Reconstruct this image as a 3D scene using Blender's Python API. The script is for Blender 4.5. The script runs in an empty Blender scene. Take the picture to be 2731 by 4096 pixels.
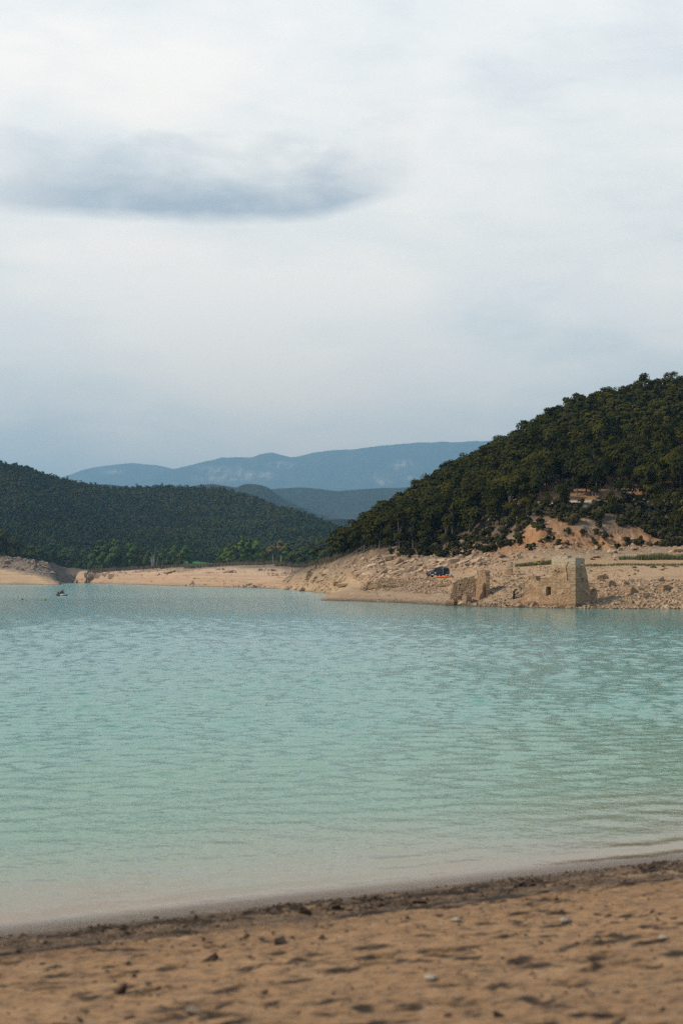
import bpy, bmesh, math, random
import numpy as np
from mathutils import Vector, Matrix
random.seed(7); RNG = np.random.default_rng(7)
R = math.radians; PI = math.pi
scene = bpy.context.scene
col = scene.collection
# ------------------------------------------------------------------ measuring frame
F, CX, HY, H = 5690.0, 1365.5, 2311.0, 4.0      # focal length in photo pixels, centre column, horizon row, eye height (m)
def X(u, Y): return (u - CX) / F * Y
def ZZ(Y, y): return H + (HY - y) * Y / F
SUN_DIR = Vector((-0.74, -0.14, 0.66)).normalized()   # towards the sun
# ------------------------------------------------------------------ noise
def _hash(i, j, s):
    n = (i * 374761393 + j * 668265263 + s * 1442695041) & 0x7fffffff
    n = ((n ^ (n >> 13)) * 1274126177) & 0x7fffffff
    n = (n ^ (n >> 16)) & 0xffff
    return n / 65535.0
def vnoise(x, y, s=0):
    x = np.asarray(x, float); y = np.asarray(y, float)
    i = np.floor(x).astype(np.int64); j = np.floor(y).astype(np.int64)
    fx = x - i; fy = y - j
    fx = fx*fx*(3-2*fx); fy = fy*fy*(3-2*fy)
    a = _hash(i, j, s); b = _hash(i+1, j, s); c = _hash(i, j+1, s); d = _hash(i+1, j+1, s)
    return (a*(1-fx)+b*fx)*(1-fy) + (c*(1-fx)+d*fx)*fy
def fbm(x, y, s=0, o=4):
    t = 0; a = .5; n = 0
    for k in range(o):
        t = t + a*vnoise(x*2**k, y*2**k, s+k*17); n += a; a *= .5
    return t/n - .5
# ------------------------------------------------------------------ object helpers
def tag(o, label=None, cat=None, group=None, kind=None):
    if label: o['label'] = label
    if cat: o['category'] = cat
    if group: o['group'] = group
    if kind: o['kind'] = kind
    return o
def link(name, me, mat=None, parent=None):
    o = bpy.data.objects.new(name, me); col.objects.link(o)
    if mat is not None and me is not None and len(me.materials) == 0: me.materials.append(mat)
    if parent is not None: o.parent = parent
    return o
def thing(name, label, cat, loc=(0,0,0), rz=0, group=None):
    o = bpy.data.objects.new(name, None); col.objects.link(o)
    o.location = loc; o.rotation_euler = (0,0,rz); o.empty_display_size = .2
    return tag(o, label, cat, group)
def np_mesh(name, V, Q, smooth=False, attrs=None):
    """V (n,3), Q (m,k) all faces with k corners; attrs {name: per-point float array}"""
    me = bpy.data.meshes.new(name); V = np.asarray(V, np.float32); Q = np.asarray(Q, np.int32)
    CN = None
    if V.shape[1] == 6: CN = np.ascontiguousarray(V[:,3:]); V = np.ascontiguousarray(V[:,:3])
    m, k = Q.shape
    me.vertices.add(len(V)); me.vertices.foreach_set('co', V.ravel())
    me.loops.add(m*k); me.loops.foreach_set('vertex_index', Q.ravel())
    me.polygons.add(m); me.polygons.foreach_set('loop_start', np.arange(0, m*k, k, dtype=np.int32))
    try: me.polygons.foreach_set('loop_total', np.full(m, k, np.int32))
    except Exception: pass
    me.update(calc_edges=True)
    me.polygons.foreach_set('use_smooth', np.full(m, bool(smooth)))
    for n, a in (attrs or {}).items():
        at = me.attributes.new(n, 'FLOAT', 'POINT'); at.data.foreach_set('value', np.asarray(a, np.float32).ravel())
    if CN is not None:
        at = me.attributes.new('cn', 'FLOAT_VECTOR', 'POINT'); at.data.foreach_set('vector', CN.ravel())
    me.validate(); return me
def grid_faces(nu, nt):
    i = np.arange(nu-1)[:,None]*nt + np.arange(nt-1)[None,:]; i = i.ravel()
    return np.stack([i, i+nt, i+nt+1, i+1], 1)
class MB:
    """collects boxes, tubes, hulls and lathes into one mesh"""
    def __init__(s): s.bm = bmesh.new()
    def box(s, c, d, rot=None, bev=0):
        b = bmesh.new(); bmesh.ops.create_cube(b, size=1)
        bmesh.ops.scale(b, vec=d, verts=b.verts)
        if bev: bmesh.ops.bevel(b, geom=b.edges[:], offset=bev, segments=2, affect='EDGES')
        M = Matrix.Translation(c)
        if rot is not None: M = M @ rot.to_4x4()
        bmesh.ops.transform(b, matrix=M, verts=b.verts); s._join(b); return s
    def _join(s, b):
        me = bpy.data.meshes.new('tmp'); b.to_mesh(me); b.free(); s.bm.from_mesh(me); bpy.data.meshes.remove(me)
    def tube(s, p, q, r0, r1=None, n=8):
        p = Vector(p); q = Vector(q); r1 = r0 if r1 is None else r1
        b = bmesh.new(); d = q-p
        bmesh.ops.create_cone(b, cap_ends=True, segments=n, radius1=r0, radius2=r1, depth=d.length)
        M = Matrix.Translation((p+q)/2) @ d.to_track_quat('Z','Y').to_matrix().to_4x4()
        bmesh.ops.transform(b, matrix=M, verts=b.verts); s._join(b); return s
    def ball(s, c, r, sc=(1,1,1), n=10):
        b = bmesh.new(); bmesh.ops.create_uvsphere(b, u_segments=n, v_segments=max(6,n//2+1), radius=r)
        bmesh.ops.scale(b, vec=sc, verts=b.verts); bmesh.ops.translate(b, vec=c, verts=b.verts); s._join(b); return s
    def hull(s, pts):
        b = bmesh.new()
        for p in pts: b.verts.new(p)
        bmesh.ops.convex_hull(b, input=b.verts); s._join(b); return s
    def loft(s, rings, caps=True):
        vs = [[s.bm.verts.new(p) for p in r] for r in rings]
        for a, b in zip(vs, vs[1:]):
            for i in range(len(a)):
                j = (i+1) % len(a)
                try: s.bm.faces.new((a[i], a[j], b[j], b[i]))
                except ValueError: pass
        if caps: s.bm.faces.new(vs[0][::-1]); s.bm.faces.new(vs[-1])
        return s
    def mesh(s, name, smooth=False):
        bmesh.ops.recalc_face_normals(s.bm, faces=s.bm.faces)
        me = bpy.data.meshes.new(name); s.bm.to_mesh(me); s.bm.free()
        if smooth:
            for p in me.polygons: p.use_smooth = True
        return me
    def build(s, name, mat, parent=None, smooth=False): return link(name, s.mesh(name, smooth), mat, parent)
# ------------------------------------------------------------------ materials
class N:
    def __init__(s, nt): s.nt = nt
    def __call__(s, t, ins=None, **kw):
        n = s.nt.nodes.new(t)
        for k, v in kw.items(): setattr(n, k, v)
        for k, v in (ins or {}).items():
            if hasattr(v, 'is_output'): s.nt.links.new(v, n.inputs[k])
            else: n.inputs[k].default_value = v
        return n
    def m(s, op, a, b=None, clamp=False):
        d = {0: a}
        if b is not None: d[1] = b
        return s('ShaderNodeMath', d, operation=op, use_clamp=clamp).outputs[0]
    def mix(s, f, a, b):
        n = s('ShaderNodeMix', data_type='RGBA')
        for idx, v in ((0, f), (6, a), (7, b)):
            if hasattr(v, 'is_output'): s.nt.links.new(v, n.inputs[idx])
            else: n.inputs[idx].default_value = (*v, 1) if (idx and len(v) == 3) else v
        return n.outputs[2]
    def noise(s, vec, scale, detail=4, rough=.55, dist=0):
        return s('ShaderNodeTexNoise', {'Vector': vec, 'Scale': scale, 'Detail': detail, 'Roughness': rough, 'Distortion': dist}).outputs[0]
    def ramp(s, f, stops):
        n = s('ShaderNodeValToRGB', {0: f}); e = n.color_ramp.elements
        while len(e) < len(stops): e.new(.5)
        for el, (p, c) in zip(e, stops):
            el.position = p; el.color = (*c, 1) if len(c) == 3 else c
        return n.outputs[0]
    def rng(s, v, a, b, c=0., d=1.):
        return s('ShaderNodeMapRange', {0: v, 1: a, 2: b, 3: c, 4: d}).outputs[0]
    def scl(s, vec, sc): return s('ShaderNodeVectorMath', {0: vec, 1: sc}, operation='MULTIPLY').outputs[0]
def mat(name, rough=.8, spec=.3, metal=0):
    m = bpy.data.materials.new(name); m.use_nodes = True
    nt = m.node_tree; b = nt.nodes['Principled BSDF']
    b.inputs['Roughness'].default_value = rough; b.inputs['Specular IOR Level'].default_value = spec; b.inputs['Metallic'].default_value = metal
    return m, N(nt), b
def setc(n, b, c): n.nt.links.new(c, b.inputs['Base Color'])
def bump(n, b, h, strength=.5, dist=.1):
    bp = n('ShaderNodeBump', {'Strength': strength, 'Distance': dist, 'Height': h}); n.nt.links.new(bp.outputs[0], b.inputs['Normal'])
def plain(name, c, rough=.6, spec=.4, metal=0, var=.15, scale=6):
    m, n, b = mat(name, rough, spec, metal)
    p = n('ShaderNodeTexCoord').outputs['Object']
    f = n.noise(p, scale, 3)
    setc(n, b, n.mix(f, tuple(x*(1-var) for x in c), tuple(min(1, x*(1+var)) for x in c)))
    return m
def leaf(name, cols, use_attr=False, soft=True):
    m, n, b = mat(name, .95, .0)
    if use_attr: f = n('ShaderNodeAttribute', attribute_name='tint').outputs['Fac']
    else: f = n('ShaderNodeObjectInfo').outputs['Random']
    p = n('ShaderNodeNewGeometry').outputs['Position']
    g = n.noise(p, .6, 2)
    c = n.ramp(f, [(i/(len(cols)-1), x) for i, x in enumerate(cols)])
    c2 = n.mix(g, c, n.mix(.5, c, (.05,.05,.015)))
    setc(n, b, c2)
    if soft:
        cn = n('ShaderNodeAttribute', attribute_name='cn').outputs['Vector']
        vt = n('ShaderNodeVectorTransform', {0: cn}, vector_type='NORMAL', convert_from='OBJECT', convert_to='WORLD')
        n.nt.links.new(n('ShaderNodeVectorMath', {0: vt.outputs[0]}, operation='NORMALIZE').outputs[0], b.inputs['Normal'])
    return m
PINE = [(.017,.020,.005),(.027,.028,.006),(.037,.036,.007),(.048,.045,.008),(.074,.062,.010)]
FOREST = [(.009,.021,.009),(.017,.034,.012),(.028,.048,.014),(.048,.060,.016),(.072,.058,.024),(.046,.078,.016)]
M = {}
M['pine'] = leaf('pine_needles', PINE); M['pine_s'] = leaf('pine_wood_needles', PINE, True)
M['forest'] = leaf('far_forest_leaves', FOREST, True)
M['bush'] = leaf('shrub_leaves', [(.020,.024,.009),(.036,.036,.013),(.060,.050,.022),(.085,.066,.035)])
M['green'] = leaf('fresh_leaves', [(.055,.11,.022),(.075,.13,.026)]); M['lime'] = leaf('poplar_leaves', [(.11,.18,.03),(.135,.195,.035)])
M['olive'] = leaf('olive_leaves', [(.08,.10,.035),(.10,.115,.04)]); M['tanleaf'] = leaf('dry_leaves', [(.18,.15,.065),(.21,.17,.08)])
M['dull'] = leaf('dull_leaves', [(.05,.075,.026),(.065,.085,.03)]); M['yellow'] = leaf('broom_flowers', [(.30,.27,.03),(.34,.29,.03)])
M['oak'] = leaf('oak_leaves', [(.030,.036,.010),(.05,.048,.014)])
M['lowgreen'] = leaf('low_shrub_leaves', [(.05,.07,.03),(.04,.085,.03)])
M['brown'] = leaf('brown_twigs', [(.09,.065,.045),(.11,.08,.055)])
M['bark'] = plain('bark', (.17,.13,.10), .9, .1); M['palebark'] = plain('pale_bark', (.38,.34,.27), .9, .1)

def rock_mat(name, a, b_, c, scale=1.0, tint=False, dark=None):
    m, n, b = mat(name, .9, .2)
    p = n('ShaderNodeNewGeometry').outputs['Position']
    f = n.noise(p, .8*scale, 5); g = n.noise(n.scl(p, (1,1,6)), 3*scale, 4)
    cc = n.ramp(f, [(.3, a), (.5, b_), (.7, c)])
    cc = n.mix(n.rng(g, .45, .75, 0, .45), cc, tuple(x*.55 for x in a))
    t = n('ShaderNodeAttribute', attribute_name='tint').outputs['Fac'] if tint else n('ShaderNodeObjectInfo').outputs['Random']
    cc = n.mix(n.rng(t, 0, 1, 0, .75), cc, tuple(x*k for x, k in zip(b_, (.66,.62,.58))))
    setc(n, b, cc); bump(n, b, n.noise(p, 6*scale, 5), .6, .12)
    return m
M['rock'] = rock_mat('tan_limestone', (.42,.27,.165), (.55,.375,.24), (.65,.48,.33))
M['rubble'] = rock_mat('tan_rubble', (.34,.22,.13), (.48,.33,.205), (.62,.46,.31), tint=True)
M['graystone'] = rock_mat('brown_slabs', (.26,.19,.14), (.36,.27,.20), (.46,.35,.26), tint=True)
M['pebble'] = rock_mat('beach_pebbles', (.14,.09,.055), (.20,.135,.085), (.34,.25,.17), 6, True)
M['whitestone'] = rock_mat('white_stone', (.42,.34,.25), (.52,.44,.34), (.62,.54,.43), 8)

def masonry(name, base, pale, dark):
    m, n, b = mat(name, .95, .15)
    p = n('ShaderNodeTexCoord').outputs['Object']
    # object x runs along the wall, z is up
    sw = n('ShaderNodeSeparateXYZ', {0: p}); q = n('ShaderNodeCombineXYZ', {0: n.m('ADD', sw.outputs[0], n.m('MULTIPLY', sw.outputs[1], .9)), 1: sw.outputs[2], 2: 0.0}).outputs[0]
    br = n('ShaderNodeTexBrick', {'Vector': n('ShaderNodeVectorMath', {0: q, 1: n.scl(n('ShaderNodeTexNoise', {'Vector': q, 'Scale': 1.6}).outputs['Color'], (.10,.16,.10))}, operation='ADD').outputs[0],
        'Color1': (.75,.75,.75,1), 'Color2': (1,1,1,1), 'Mortar': (.52,.52,.52,1), 'Scale': 1.0, 'Mortar Size': .025, 'Brick Width': .42, 'Row Height': .19})
    f = n.noise(q, .7, 5, .6); pl = n.noise(q, 1.1, 6, .65, .4)
    cc = n.ramp(f, [(.32, dark), (.52, base), (.72, pale)])
    plaster = n.rng(pl, .5, .58)
    br2 = n.mix(plaster, br.outputs[0], (.95,.95,.93))
    mx = n('ShaderNodeMix', {0: .8}, data_type='RGBA', blend_type='MULTIPLY'); n.nt.links.new(cc, mx.inputs[6]); n.nt.links.new(br2, mx.inputs[7])
    z = n('ShaderNodeNewGeometry').outputs['Position']; zz = n('ShaderNodeSeparateXYZ', {0: z}).outputs[2]
    wet = n.rng(n.m('ADD', zz, n.m('MULTIPLY', n.noise(q, 1.4, 3), -.9)), -.3, .25, .42, 1.)
    top = n.mix(n.rng(n.m('ADD', zz, n.m('MULTIPLY', n.noise(q, .8, 4), 1.6)), 6.0, 6.8, 0, .5), mx.outputs[2], (.62,.49,.35))
    mx2 = n('ShaderNodeMix', {0: 1.}, data_type='RGBA', blend_type='MULTIPLY'); n.nt.links.new(top, mx2.inputs[6]); n.nt.links.new(wet, mx2.inputs[7])
    setc(n, b, mx2.outputs[2])
    hh = n.m('ADD', n.m('MULTIPLY', n.mix(plaster, br.outputs[1], (0,0,0)), -.6), n.noise(q, 7, 5))
    bump(n, b, hh, .8, .08)
    return m
M['wall'] = masonry('ochre_masonry', (.46,.285,.165), (.57,.38,.24), (.36,.215,.125))
M['darkhole'] = plain('painted_window_shade', (.07,.05,.035), .95, .05)  # near-black colour standing in for shade inside the tower window
# ------------------------------------------------------------------ terrain strips
LANDS = []
class Land:
    """height field strip: columns of (distance, height) knots measured along sight lines, joined into one ground sheet"""
    def __init__(s, table, u0, u1, nu, sub, noisef=None, smooth=3):
        us = sorted(table); K = len(table[us[0]])
        def cv(e):
            Y, v = e
            return (Y, float(v[1:])) if isinstance(v, str) else (Y, ZZ(Y, v))
        T = np.array([[cv(e) for e in table[u]] for u in us])          # (cols, K, 2)
        s.U = np.linspace(u0, u1, nu)
        tt = np.linspace(0, K-1, (K-1)*sub+1)
        A = np.empty((nu, len(tt), 2))
        for c in range(2):
            kn = np.stack([np.interp(s.U, us, T[:,k,c]) for k in range(K)], 1)
            for i in range(nu): A[i,:,c] = np.interp(tt, np.arange(K), kn[i])
        if smooth:
            k = smooth; ker = np.ones(2*k+1)/(2*k+1)
            pad = np.pad(A, ((k,k),(0,0),(0,0)), mode='edge')
            A = np.stack([np.stack([np.convolve(pad[:,j,c], ker, 'valid') for j in range(A.shape[1])], 1) for c in range(2)], 2)
        s.tt = tt; s.Y = A[:,:,0]; s.Z = A[:,:,1]; s.X = (s.U[:,None]-CX)/F*s.Y
        if noisef is not None: s.Z = s.Z + noisef(s.X, s.Y, s.Z, np.broadcast_to(tt, s.Z.shape))
        LANDS.append(s)
    def mesh(s, name, mat_, attrs=None, smooth=True):
        V = np.stack([s.X, s.Y, s.Z], 2).reshape(-1,3)
        a = {'knot': np.broadcast_to(s.tt, s.Z.shape)}; a.update(attrs or {})
        me = np_mesh(name, V, grid_faces(*s.Z.shape), smooth, a)
        return tag(link(name, me, mat_), kind='structure')
    def z(s, u, Y):
        if u < s.U[0] or u > s.U[-1]: return -99.
        i = min(len(s.U)-2, max(0, int((u-s.U[0])/(s.U[1]-s.U[0])))); f = (u-s.U[i])/(s.U[1]-s.U[0])
        r = []
        for k in (i, i+1):
            r.append(np.interp(Y, s.Y[k], s.Z[k]) if s.Y[k,0] <= Y <= s.Y[k,-1] else -99.)
        return -99. if min(r) < -90 else r[0]*(1-f)+r[1]*f
    def hit(s, u, y, ymin=0):
        """first ground distance seen at column u, row y"""
        i = int(round((u-s.U[0])/(s.U[1]-s.U[0]))); i = min(max(i,0), len(s.U)-1)
        yy = HY-(s.Z[i]-H)*F/s.Y[i]
        k = np.where((yy <= y) & (s.Y[i] >= ymin))[0]
        j = k[0] if len(k) else len(yy)-1
        return s.Y[i,j], s.Z[i,j]
def G(x, Y):
    u = x/Y*F+CX
    return max(L.z(u, Y) for L in LANDS)
def on(u, Y, dz=0.):
    x = X(u, Y); return Vector((x, Y, G(x, Y)+dz))

def W_(y): return H*F/(y-HY)     # distance of a waterline seen at row y
# --- right bank and wooded hill
tabA = {
 1040: [(235,'z-2'),(247,'z-1.6'),(254,'z-1.6'),(300,'z-1.6'),(530,'z-.4'),(570,'z.4'),(640,'z2.5'),(700,'z4'),(760,'z5'),(780,'z5'),(850,'z5'),(900,'z5'),(1000,'z0')],
 1120: [(235,'z-2'),(247,'z-1.5'),(254,'z-1.5'),(300,'z-1.5'),(505,'z-.1'),(535,'z1.0'),(600,'z3'),(700,'z5'),(760,'z6'),(780,'z6'),(850,'z6'),(900,'z6'),(1000,'z0')],
 1200: [(235,'z-2'),(247,'z-1.2'),(254,'z-1.2'),(290,'z-1.2'),(437,'z0'),(456,2325),(480,2290),(520,'z6.2'),(580,'z7.5'),(600,'z7.5'),(700,'z8'),(800,'z8'),(1000,'z2')],
 1268: [(235,'z-1'),(247,'z-.25'),(254,'z-.3'),(280,'z-1'),(375,'z0'),(392,2330),(415,2285),(440,2258),(500,'z8.5'),(520,'z9'),(600,'z9.5'),(700,'z10'),(900,'z2')],
 1311: [(235,'z-1'),(247,'z0'),(255,2377),(280,'z-.3'),(367,'z0'),(380,2335),(398,2285),(418,2250),(450,'z9'),(470,'z9.5'),(520,'z10'),(600,'z11'),(800,'z4')],
 1400: [(230,'z-1'),(242,'z0'),(253,2360),(266,2354),(290,2330),(320,2300),(355,2265),(385,2228),(395,2222),(405,2218),(420,2213),(450,2212),(600,'z8')],
 1500: [(222,'z-1'),(234,'z0'),(244,2374),(249,2360),(254,2318),(268,2305),(310,2260),(355,2210),(375,2190),(385,2180),(420,2142),(450,2128),(600,'z10')],
 1635: [(212,'z-1'),(223,'z0'),(238,2372),(247,2361),(255,2317),(275,2300),(312,2250),(345,2203),(365,2168),(372,2158),(410,2085),(450,2046),(600,'z20')],
 1779: [(195,'z-1'),(204,'z0'),(218,2392),(246,2360),(257,2314),(282,2288),(312,2240),(340,2200),(358,2140),(364,2130),(405,2030),(450,1957),(600,'z30')],
 1900: [(190,'z-1'),(197,'z0'),(208,2396),(222,2372),(245,2313),(278,2275),(306,2235),(330,2183),(346,2100),(352,2090),(402,1985),(452,1895),(600,'z34')],
 2000: [(185,'z-1'),(192.5,'z0'),(200,2405),(210,2378),(232,2310),(275,2262),(300,2225),(320,2165),(336,2052),(342,2038),(400,1940),(455,1845),(600,'z38')],
 2150: [(181,'z-1'),(188,'z0'),(196,2405),(205,2378),(224,2310),(270,2254),(298,2192),(307,2110),(330,2022),(337,2014),(395,1855),(458,1765),(600,'z45')],
 2304: [(177,'z-1'),(183.5,'z0'),(190,2405),(200,2356),(212,2322),(268,2240),(298,2188),(307,2105),(330,2009),(337,2001),(395,1825),(460,1674),(600,'z52')],
 2500: [(174,'z-1'),(180.8,'z0'),(187,2405),(196,2355),(206,2320),(268,2238),(298,2190),(306,2138),(330,2006),(337,2000),(395,1815),(462,1627),(600,'z58')],
 2731: [(174,'z-1'),(180.6,'z0'),(187,2407),(196,2357),(206,2322),(268,2238),(298,2192),(305,2165),(330,2018),(337,2012),(395,1805),(465,1600),(600,'z62')],
 3600: [(172,'z-1'),(180,'z0'),(187,2407),(196,2357),(206,2322),(268,2238),(298,2192),(305,2165),(330,2050),(337,2040),(395,1820),(465,1620),(600,'z62')]}
def noiseA(x, y, z, t):
    n = fbm(x/9, y/9, 3, 4)*1.6 + fbm(x/2.2, y/2.2, 11, 3)*.55
    amp = np.interp(t, [0,1,1.5,2,3,3.6,4.2,5,5.5,6.3,7.2,8,8.7,9.3,10,12], [.1,.08,.25,.6,.7,.35,.2,.25,.8,.8,.9,.7,.15,.3,1.2,1.5])
    gully = (np.abs(fbm(x/3.4, y/14, 29, 4))*4.2+np.abs(fbm(x/1.1, y/5, 30, 3))*2.2)*np.clip(1-np.abs(t-6.65)/.7, 0, 1)
    mound = 1.7*np.exp(-(((x-24.5)/3.0)**2+((y-207)/8)**2)) + 1.3*np.exp(-(((x-29)/2.5)**2+((y-203)/6)**2))
    strata = np.floor(z/.45+fbm(x/14,y/14,5,2)*2)*.45-z
    st = strata*np.where((t>1)&(t<4), .25, 0)+strata*np.where((t>5)&(t<7), .8, 0)
    ledge = (np.floor(z/1.3+fbm(x/7,y/7,35,3)*2.2)*1.3-z)*np.clip(1-np.abs(t-6.7)/.7, 0, 1)*.75
    return n*amp - gully + mound*(t>1) + st + ledge
def zone_mat():
    m, n, b = mat('bank_earth', .95, .15)
    p = n('ShaderNodeNewGeometry').outputs['Position']
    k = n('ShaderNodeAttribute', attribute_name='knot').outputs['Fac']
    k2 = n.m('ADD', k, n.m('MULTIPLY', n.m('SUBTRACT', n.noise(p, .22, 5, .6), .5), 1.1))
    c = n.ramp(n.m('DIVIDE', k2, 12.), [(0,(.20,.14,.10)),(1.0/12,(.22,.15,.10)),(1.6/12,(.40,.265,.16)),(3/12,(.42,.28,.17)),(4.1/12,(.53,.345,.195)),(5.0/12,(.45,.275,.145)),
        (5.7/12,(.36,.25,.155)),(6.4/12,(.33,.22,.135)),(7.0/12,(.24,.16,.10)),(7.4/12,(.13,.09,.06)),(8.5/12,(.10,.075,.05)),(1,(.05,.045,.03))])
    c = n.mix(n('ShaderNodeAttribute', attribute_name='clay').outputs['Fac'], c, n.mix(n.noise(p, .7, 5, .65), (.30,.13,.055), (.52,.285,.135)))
    z = n('ShaderNodeSeparateXYZ', {0: p}).outputs[2]
    lay = n.noise(n.scl(p, (.05,.05,2.6)), 1., 4, .6)
    c = n.mix(n.rng(lay, .5, .72, 0, .55), c, (.24,.165,.105))
    gr = n.noise(p, 1.6, 6, .7)
    c = n.mix(n.rng(gr, .52, .75, 0, .6), c, (.22,.15,.095))
    c = n.mix(n.rng(n.noise(p, .5, 4), .55, .75, 0, .5), c, (.60,.47,.33))
    track = n('ShaderNodeAttribute', attribute_name='track').outputs['Fac']
    c = n.mix(track, c, (.47,.38,.29))
    wet = n.rng(n.m('ADD', z, n.m('MULTIPLY', n.noise(p, .5, 3), -.6)), -.25, .2, .5, 1.)
    mx = n('ShaderNodeMix', {0: 1.}, data_type='RGBA', blend_type='MULTIPLY'); n.nt.links.new(c, mx.inputs[6]); n.nt.links.new(wet, mx.inputs[7])
    setc(n, b, mx.outputs[2]); bump(n, b, n.m('ADD', n.noise(p, 2.2, 6, .65), n.m('MULTIPLY', lay, .6)), 1.0, .5)
    return m
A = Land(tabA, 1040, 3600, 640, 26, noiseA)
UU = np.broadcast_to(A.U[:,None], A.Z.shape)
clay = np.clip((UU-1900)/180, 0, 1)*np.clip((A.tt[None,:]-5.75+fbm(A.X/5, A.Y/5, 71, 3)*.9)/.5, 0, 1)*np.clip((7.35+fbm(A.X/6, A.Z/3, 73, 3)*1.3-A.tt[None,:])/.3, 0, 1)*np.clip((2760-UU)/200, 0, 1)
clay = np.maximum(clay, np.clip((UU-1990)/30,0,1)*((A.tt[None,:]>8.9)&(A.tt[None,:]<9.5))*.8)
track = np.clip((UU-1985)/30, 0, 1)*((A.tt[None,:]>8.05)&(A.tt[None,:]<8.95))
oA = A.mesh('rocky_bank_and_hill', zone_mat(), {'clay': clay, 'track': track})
# --- sandy shore in the middle
tabB = {
 296: [(1050,'z-2'),(1084,'z-.5'),(1090,'z-.5'),(1096,'z-.4'),(1105,'z-.4'),(1115,'z-.3'),(1130,'z-.3'),(1300,'z2')],
 312: [(1050,'z-2'),(1080,'z0'),(1086,'z.8'),(1090,2316),(1098,2300),(1110,2292),(1250,2278),(1500,2270)],
 345: [(1030,'z-2'),(1060,'z0'),(1070,2322),(1078,2316),(1082,2296),(1090,2290),(1250,2277),(1500,2270)],
 460: [(860,'z-2'),(900,'z0'),(930,2318),(965,2300),(985,2292),(1000,2287),(1200,2277),(1500,2268)],
 580: [(760,'z-2'),(790,'z0'),(820,2322),(860,2302),(890,2290),(930,2284),(1100,2276),(1450,2266)],
 700: [(670,'z-2'),(698,'z0'),(722,2325),(750,2305),(775,2290),(800,2280),(900,2270),(1400,2262)],
 900: [(570,'z-2'),(598,'z0'),(622,2330),(655,2312),(690,2292),(730,2275),(830,2262),(1300,2255)],
 1128: [(490,'z-2'),(517,'z0'),(545,2335),(575,2318),(610,2300),(660,2280),(720,2264),(1200,2252)],
 1350: [(420,'z-2'),(445,'z0'),(470,'z.6'),(500,'z1.5'),(540,'z3'),(600,'z5'),(700,'z7'),(1200,'z12')],
 1700: [(420,'z-2'),(445,'z0'),(470,'z.6'),(500,'z1.5'),(540,'z3'),(600,'z5'),(700,'z7'),(1200,'z12')]}
def noiseB(x, y, z, t):
    amp = np.interp(t, [0,1,2,4,5,7], [.1,.1,.5,.8,.6,.6])
    st = (np.floor(z/.8+fbm(x/40,y/40,5,3)*2.2)*.8-z)*np.where(t>1,.8,0)
    return (fbm(x/30, y/30, 41, 4)*1.4+fbm(x/6, y/9, 43, 3)*.5)*amp + st
def sand_mat(name, stops, gray):
    m, n, b = mat(name, .95, .1)
    p = n('ShaderNodeNewGeometry').outputs['Position']; z = n('ShaderNodeSeparateXYZ', {0: p}).outputs[2]
    k = n('ShaderNodeAttribute', attribute_name='knot').outputs['Fac']
    k2 = n.m('ADD', k, n.m('MULTIPLY', n.m('SUBTRACT', n.noise(p, .03, 5, .6), .5), 1.2))
    c = n.ramp(n.m('DIVIDE', k2, stops[-1][0]), [(a/stops[-1][0], q) for a, q in stops])
    lay = n.noise(n.scl(p, (.012,.012,1.6)), 1., 5, .65)
    c = n.mix(n.rng(lay, .46, .66, 0, .8), c, gray)
    c = n.mix(n.rng(n.noise(p, .35, 6, .7), .55, .8, 0, .5), c, tuple(q*.6 for q in gray))
    wet = n.rng(n.m('ADD', z, n.m('MULTIPLY', n.noise(p, .2, 3), -.6)), -.25, .25, .5, 1.)
    mx = n('ShaderNodeMix', {0: 1.}, data_type='RGBA', blend_type='MULTIPLY'); n.nt.links.new(c, mx.inputs[6]); n.nt.links.new(wet, mx.inputs[7])
    setc(n, b, mx.outputs[2]); bump(n, b, n.m('ADD', n.noise(p, .7, 6, .65), lay), .8, .6)
    return m
B = Land(tabB, 296, 1700, 420, 26, noiseB)
B.mesh('sandy_shore', sand_mat('pale_sand', [(0,(.26,.17,.11)),(1,(.36,.24,.15)),(2,(.46,.295,.18)),(4,(.50,.335,.21)),(5.2,(.47,.335,.22)),(5.7,(.22,.16,.11)),(7,(.10,.09,.05))], (.36,.23,.15)))
# --- left peninsula
tabC = {
 -1100: [(880,'z-2'),(905,'z0'),(915,2312),(925,2274),(935,2268),(960,2225),(990,2200),(1100,2170),(1250,2150)],
 0: [(850,'z-2'),(875,'z0'),(886,2316),(908,2278),(918,2272),(945,2240),(970,2227),(1100,2215),(1250,2205)],
 130: [(815,'z-2'),(840,'z0'),(850,2322),(872,2303),(885,2295),(935,2255),(965,2244),(1100,2232),(1250,2225)],
 200: [(785,'z-2'),(808,'z0'),(817,2330),(832,2320),(845,2314),(950,2285),(1000,2262),(1120,2245),(1250,2235)],
 236: [(772,'z-2'),(795,'z0'),(800,2336),(808,2333),(815,2333),(920,'z-.1'),(1105,'z0'),(1170,2270),(1250,2258)],
 262: [(760,'z-2'),(785,'z-.1'),(790,'z-.3'),(800,'z-.5'),(850,'z-1'),(1000,'z-.7'),(1136,'z0'),(1190,2272),(1300,2260)],
 400: [(760,'z-2'),(785,'z-2'),(790,'z-2'),(800,'z-2'),(850,'z-2'),(1000,'z-1.5'),(1140,'z0'),(1200,2280),(1300,2265)]}
C = Land(tabC, -1100, 400, 380, 24, lambda x,y,z,t: noiseB(x,y,z,np.minimum(t,6))+fbm(x/4,y/4,77,3)*1.2*((t>4.2)&(t<7)))
C.mesh('left_peninsula', sand_mat('peninsula_earth', [(0,(.3,.2,.13)),(1,(.3,.2,.14)),(1.6,(.45,.305,.18)),(3.6,(.48,.33,.20)),(4.2,(.24,.17,.12)),(5.5,(.22,.16,.12)),(6.6,(.13,.10,.07)),(8,(.05,.05,.03))], (.25,.17,.12)))
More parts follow.
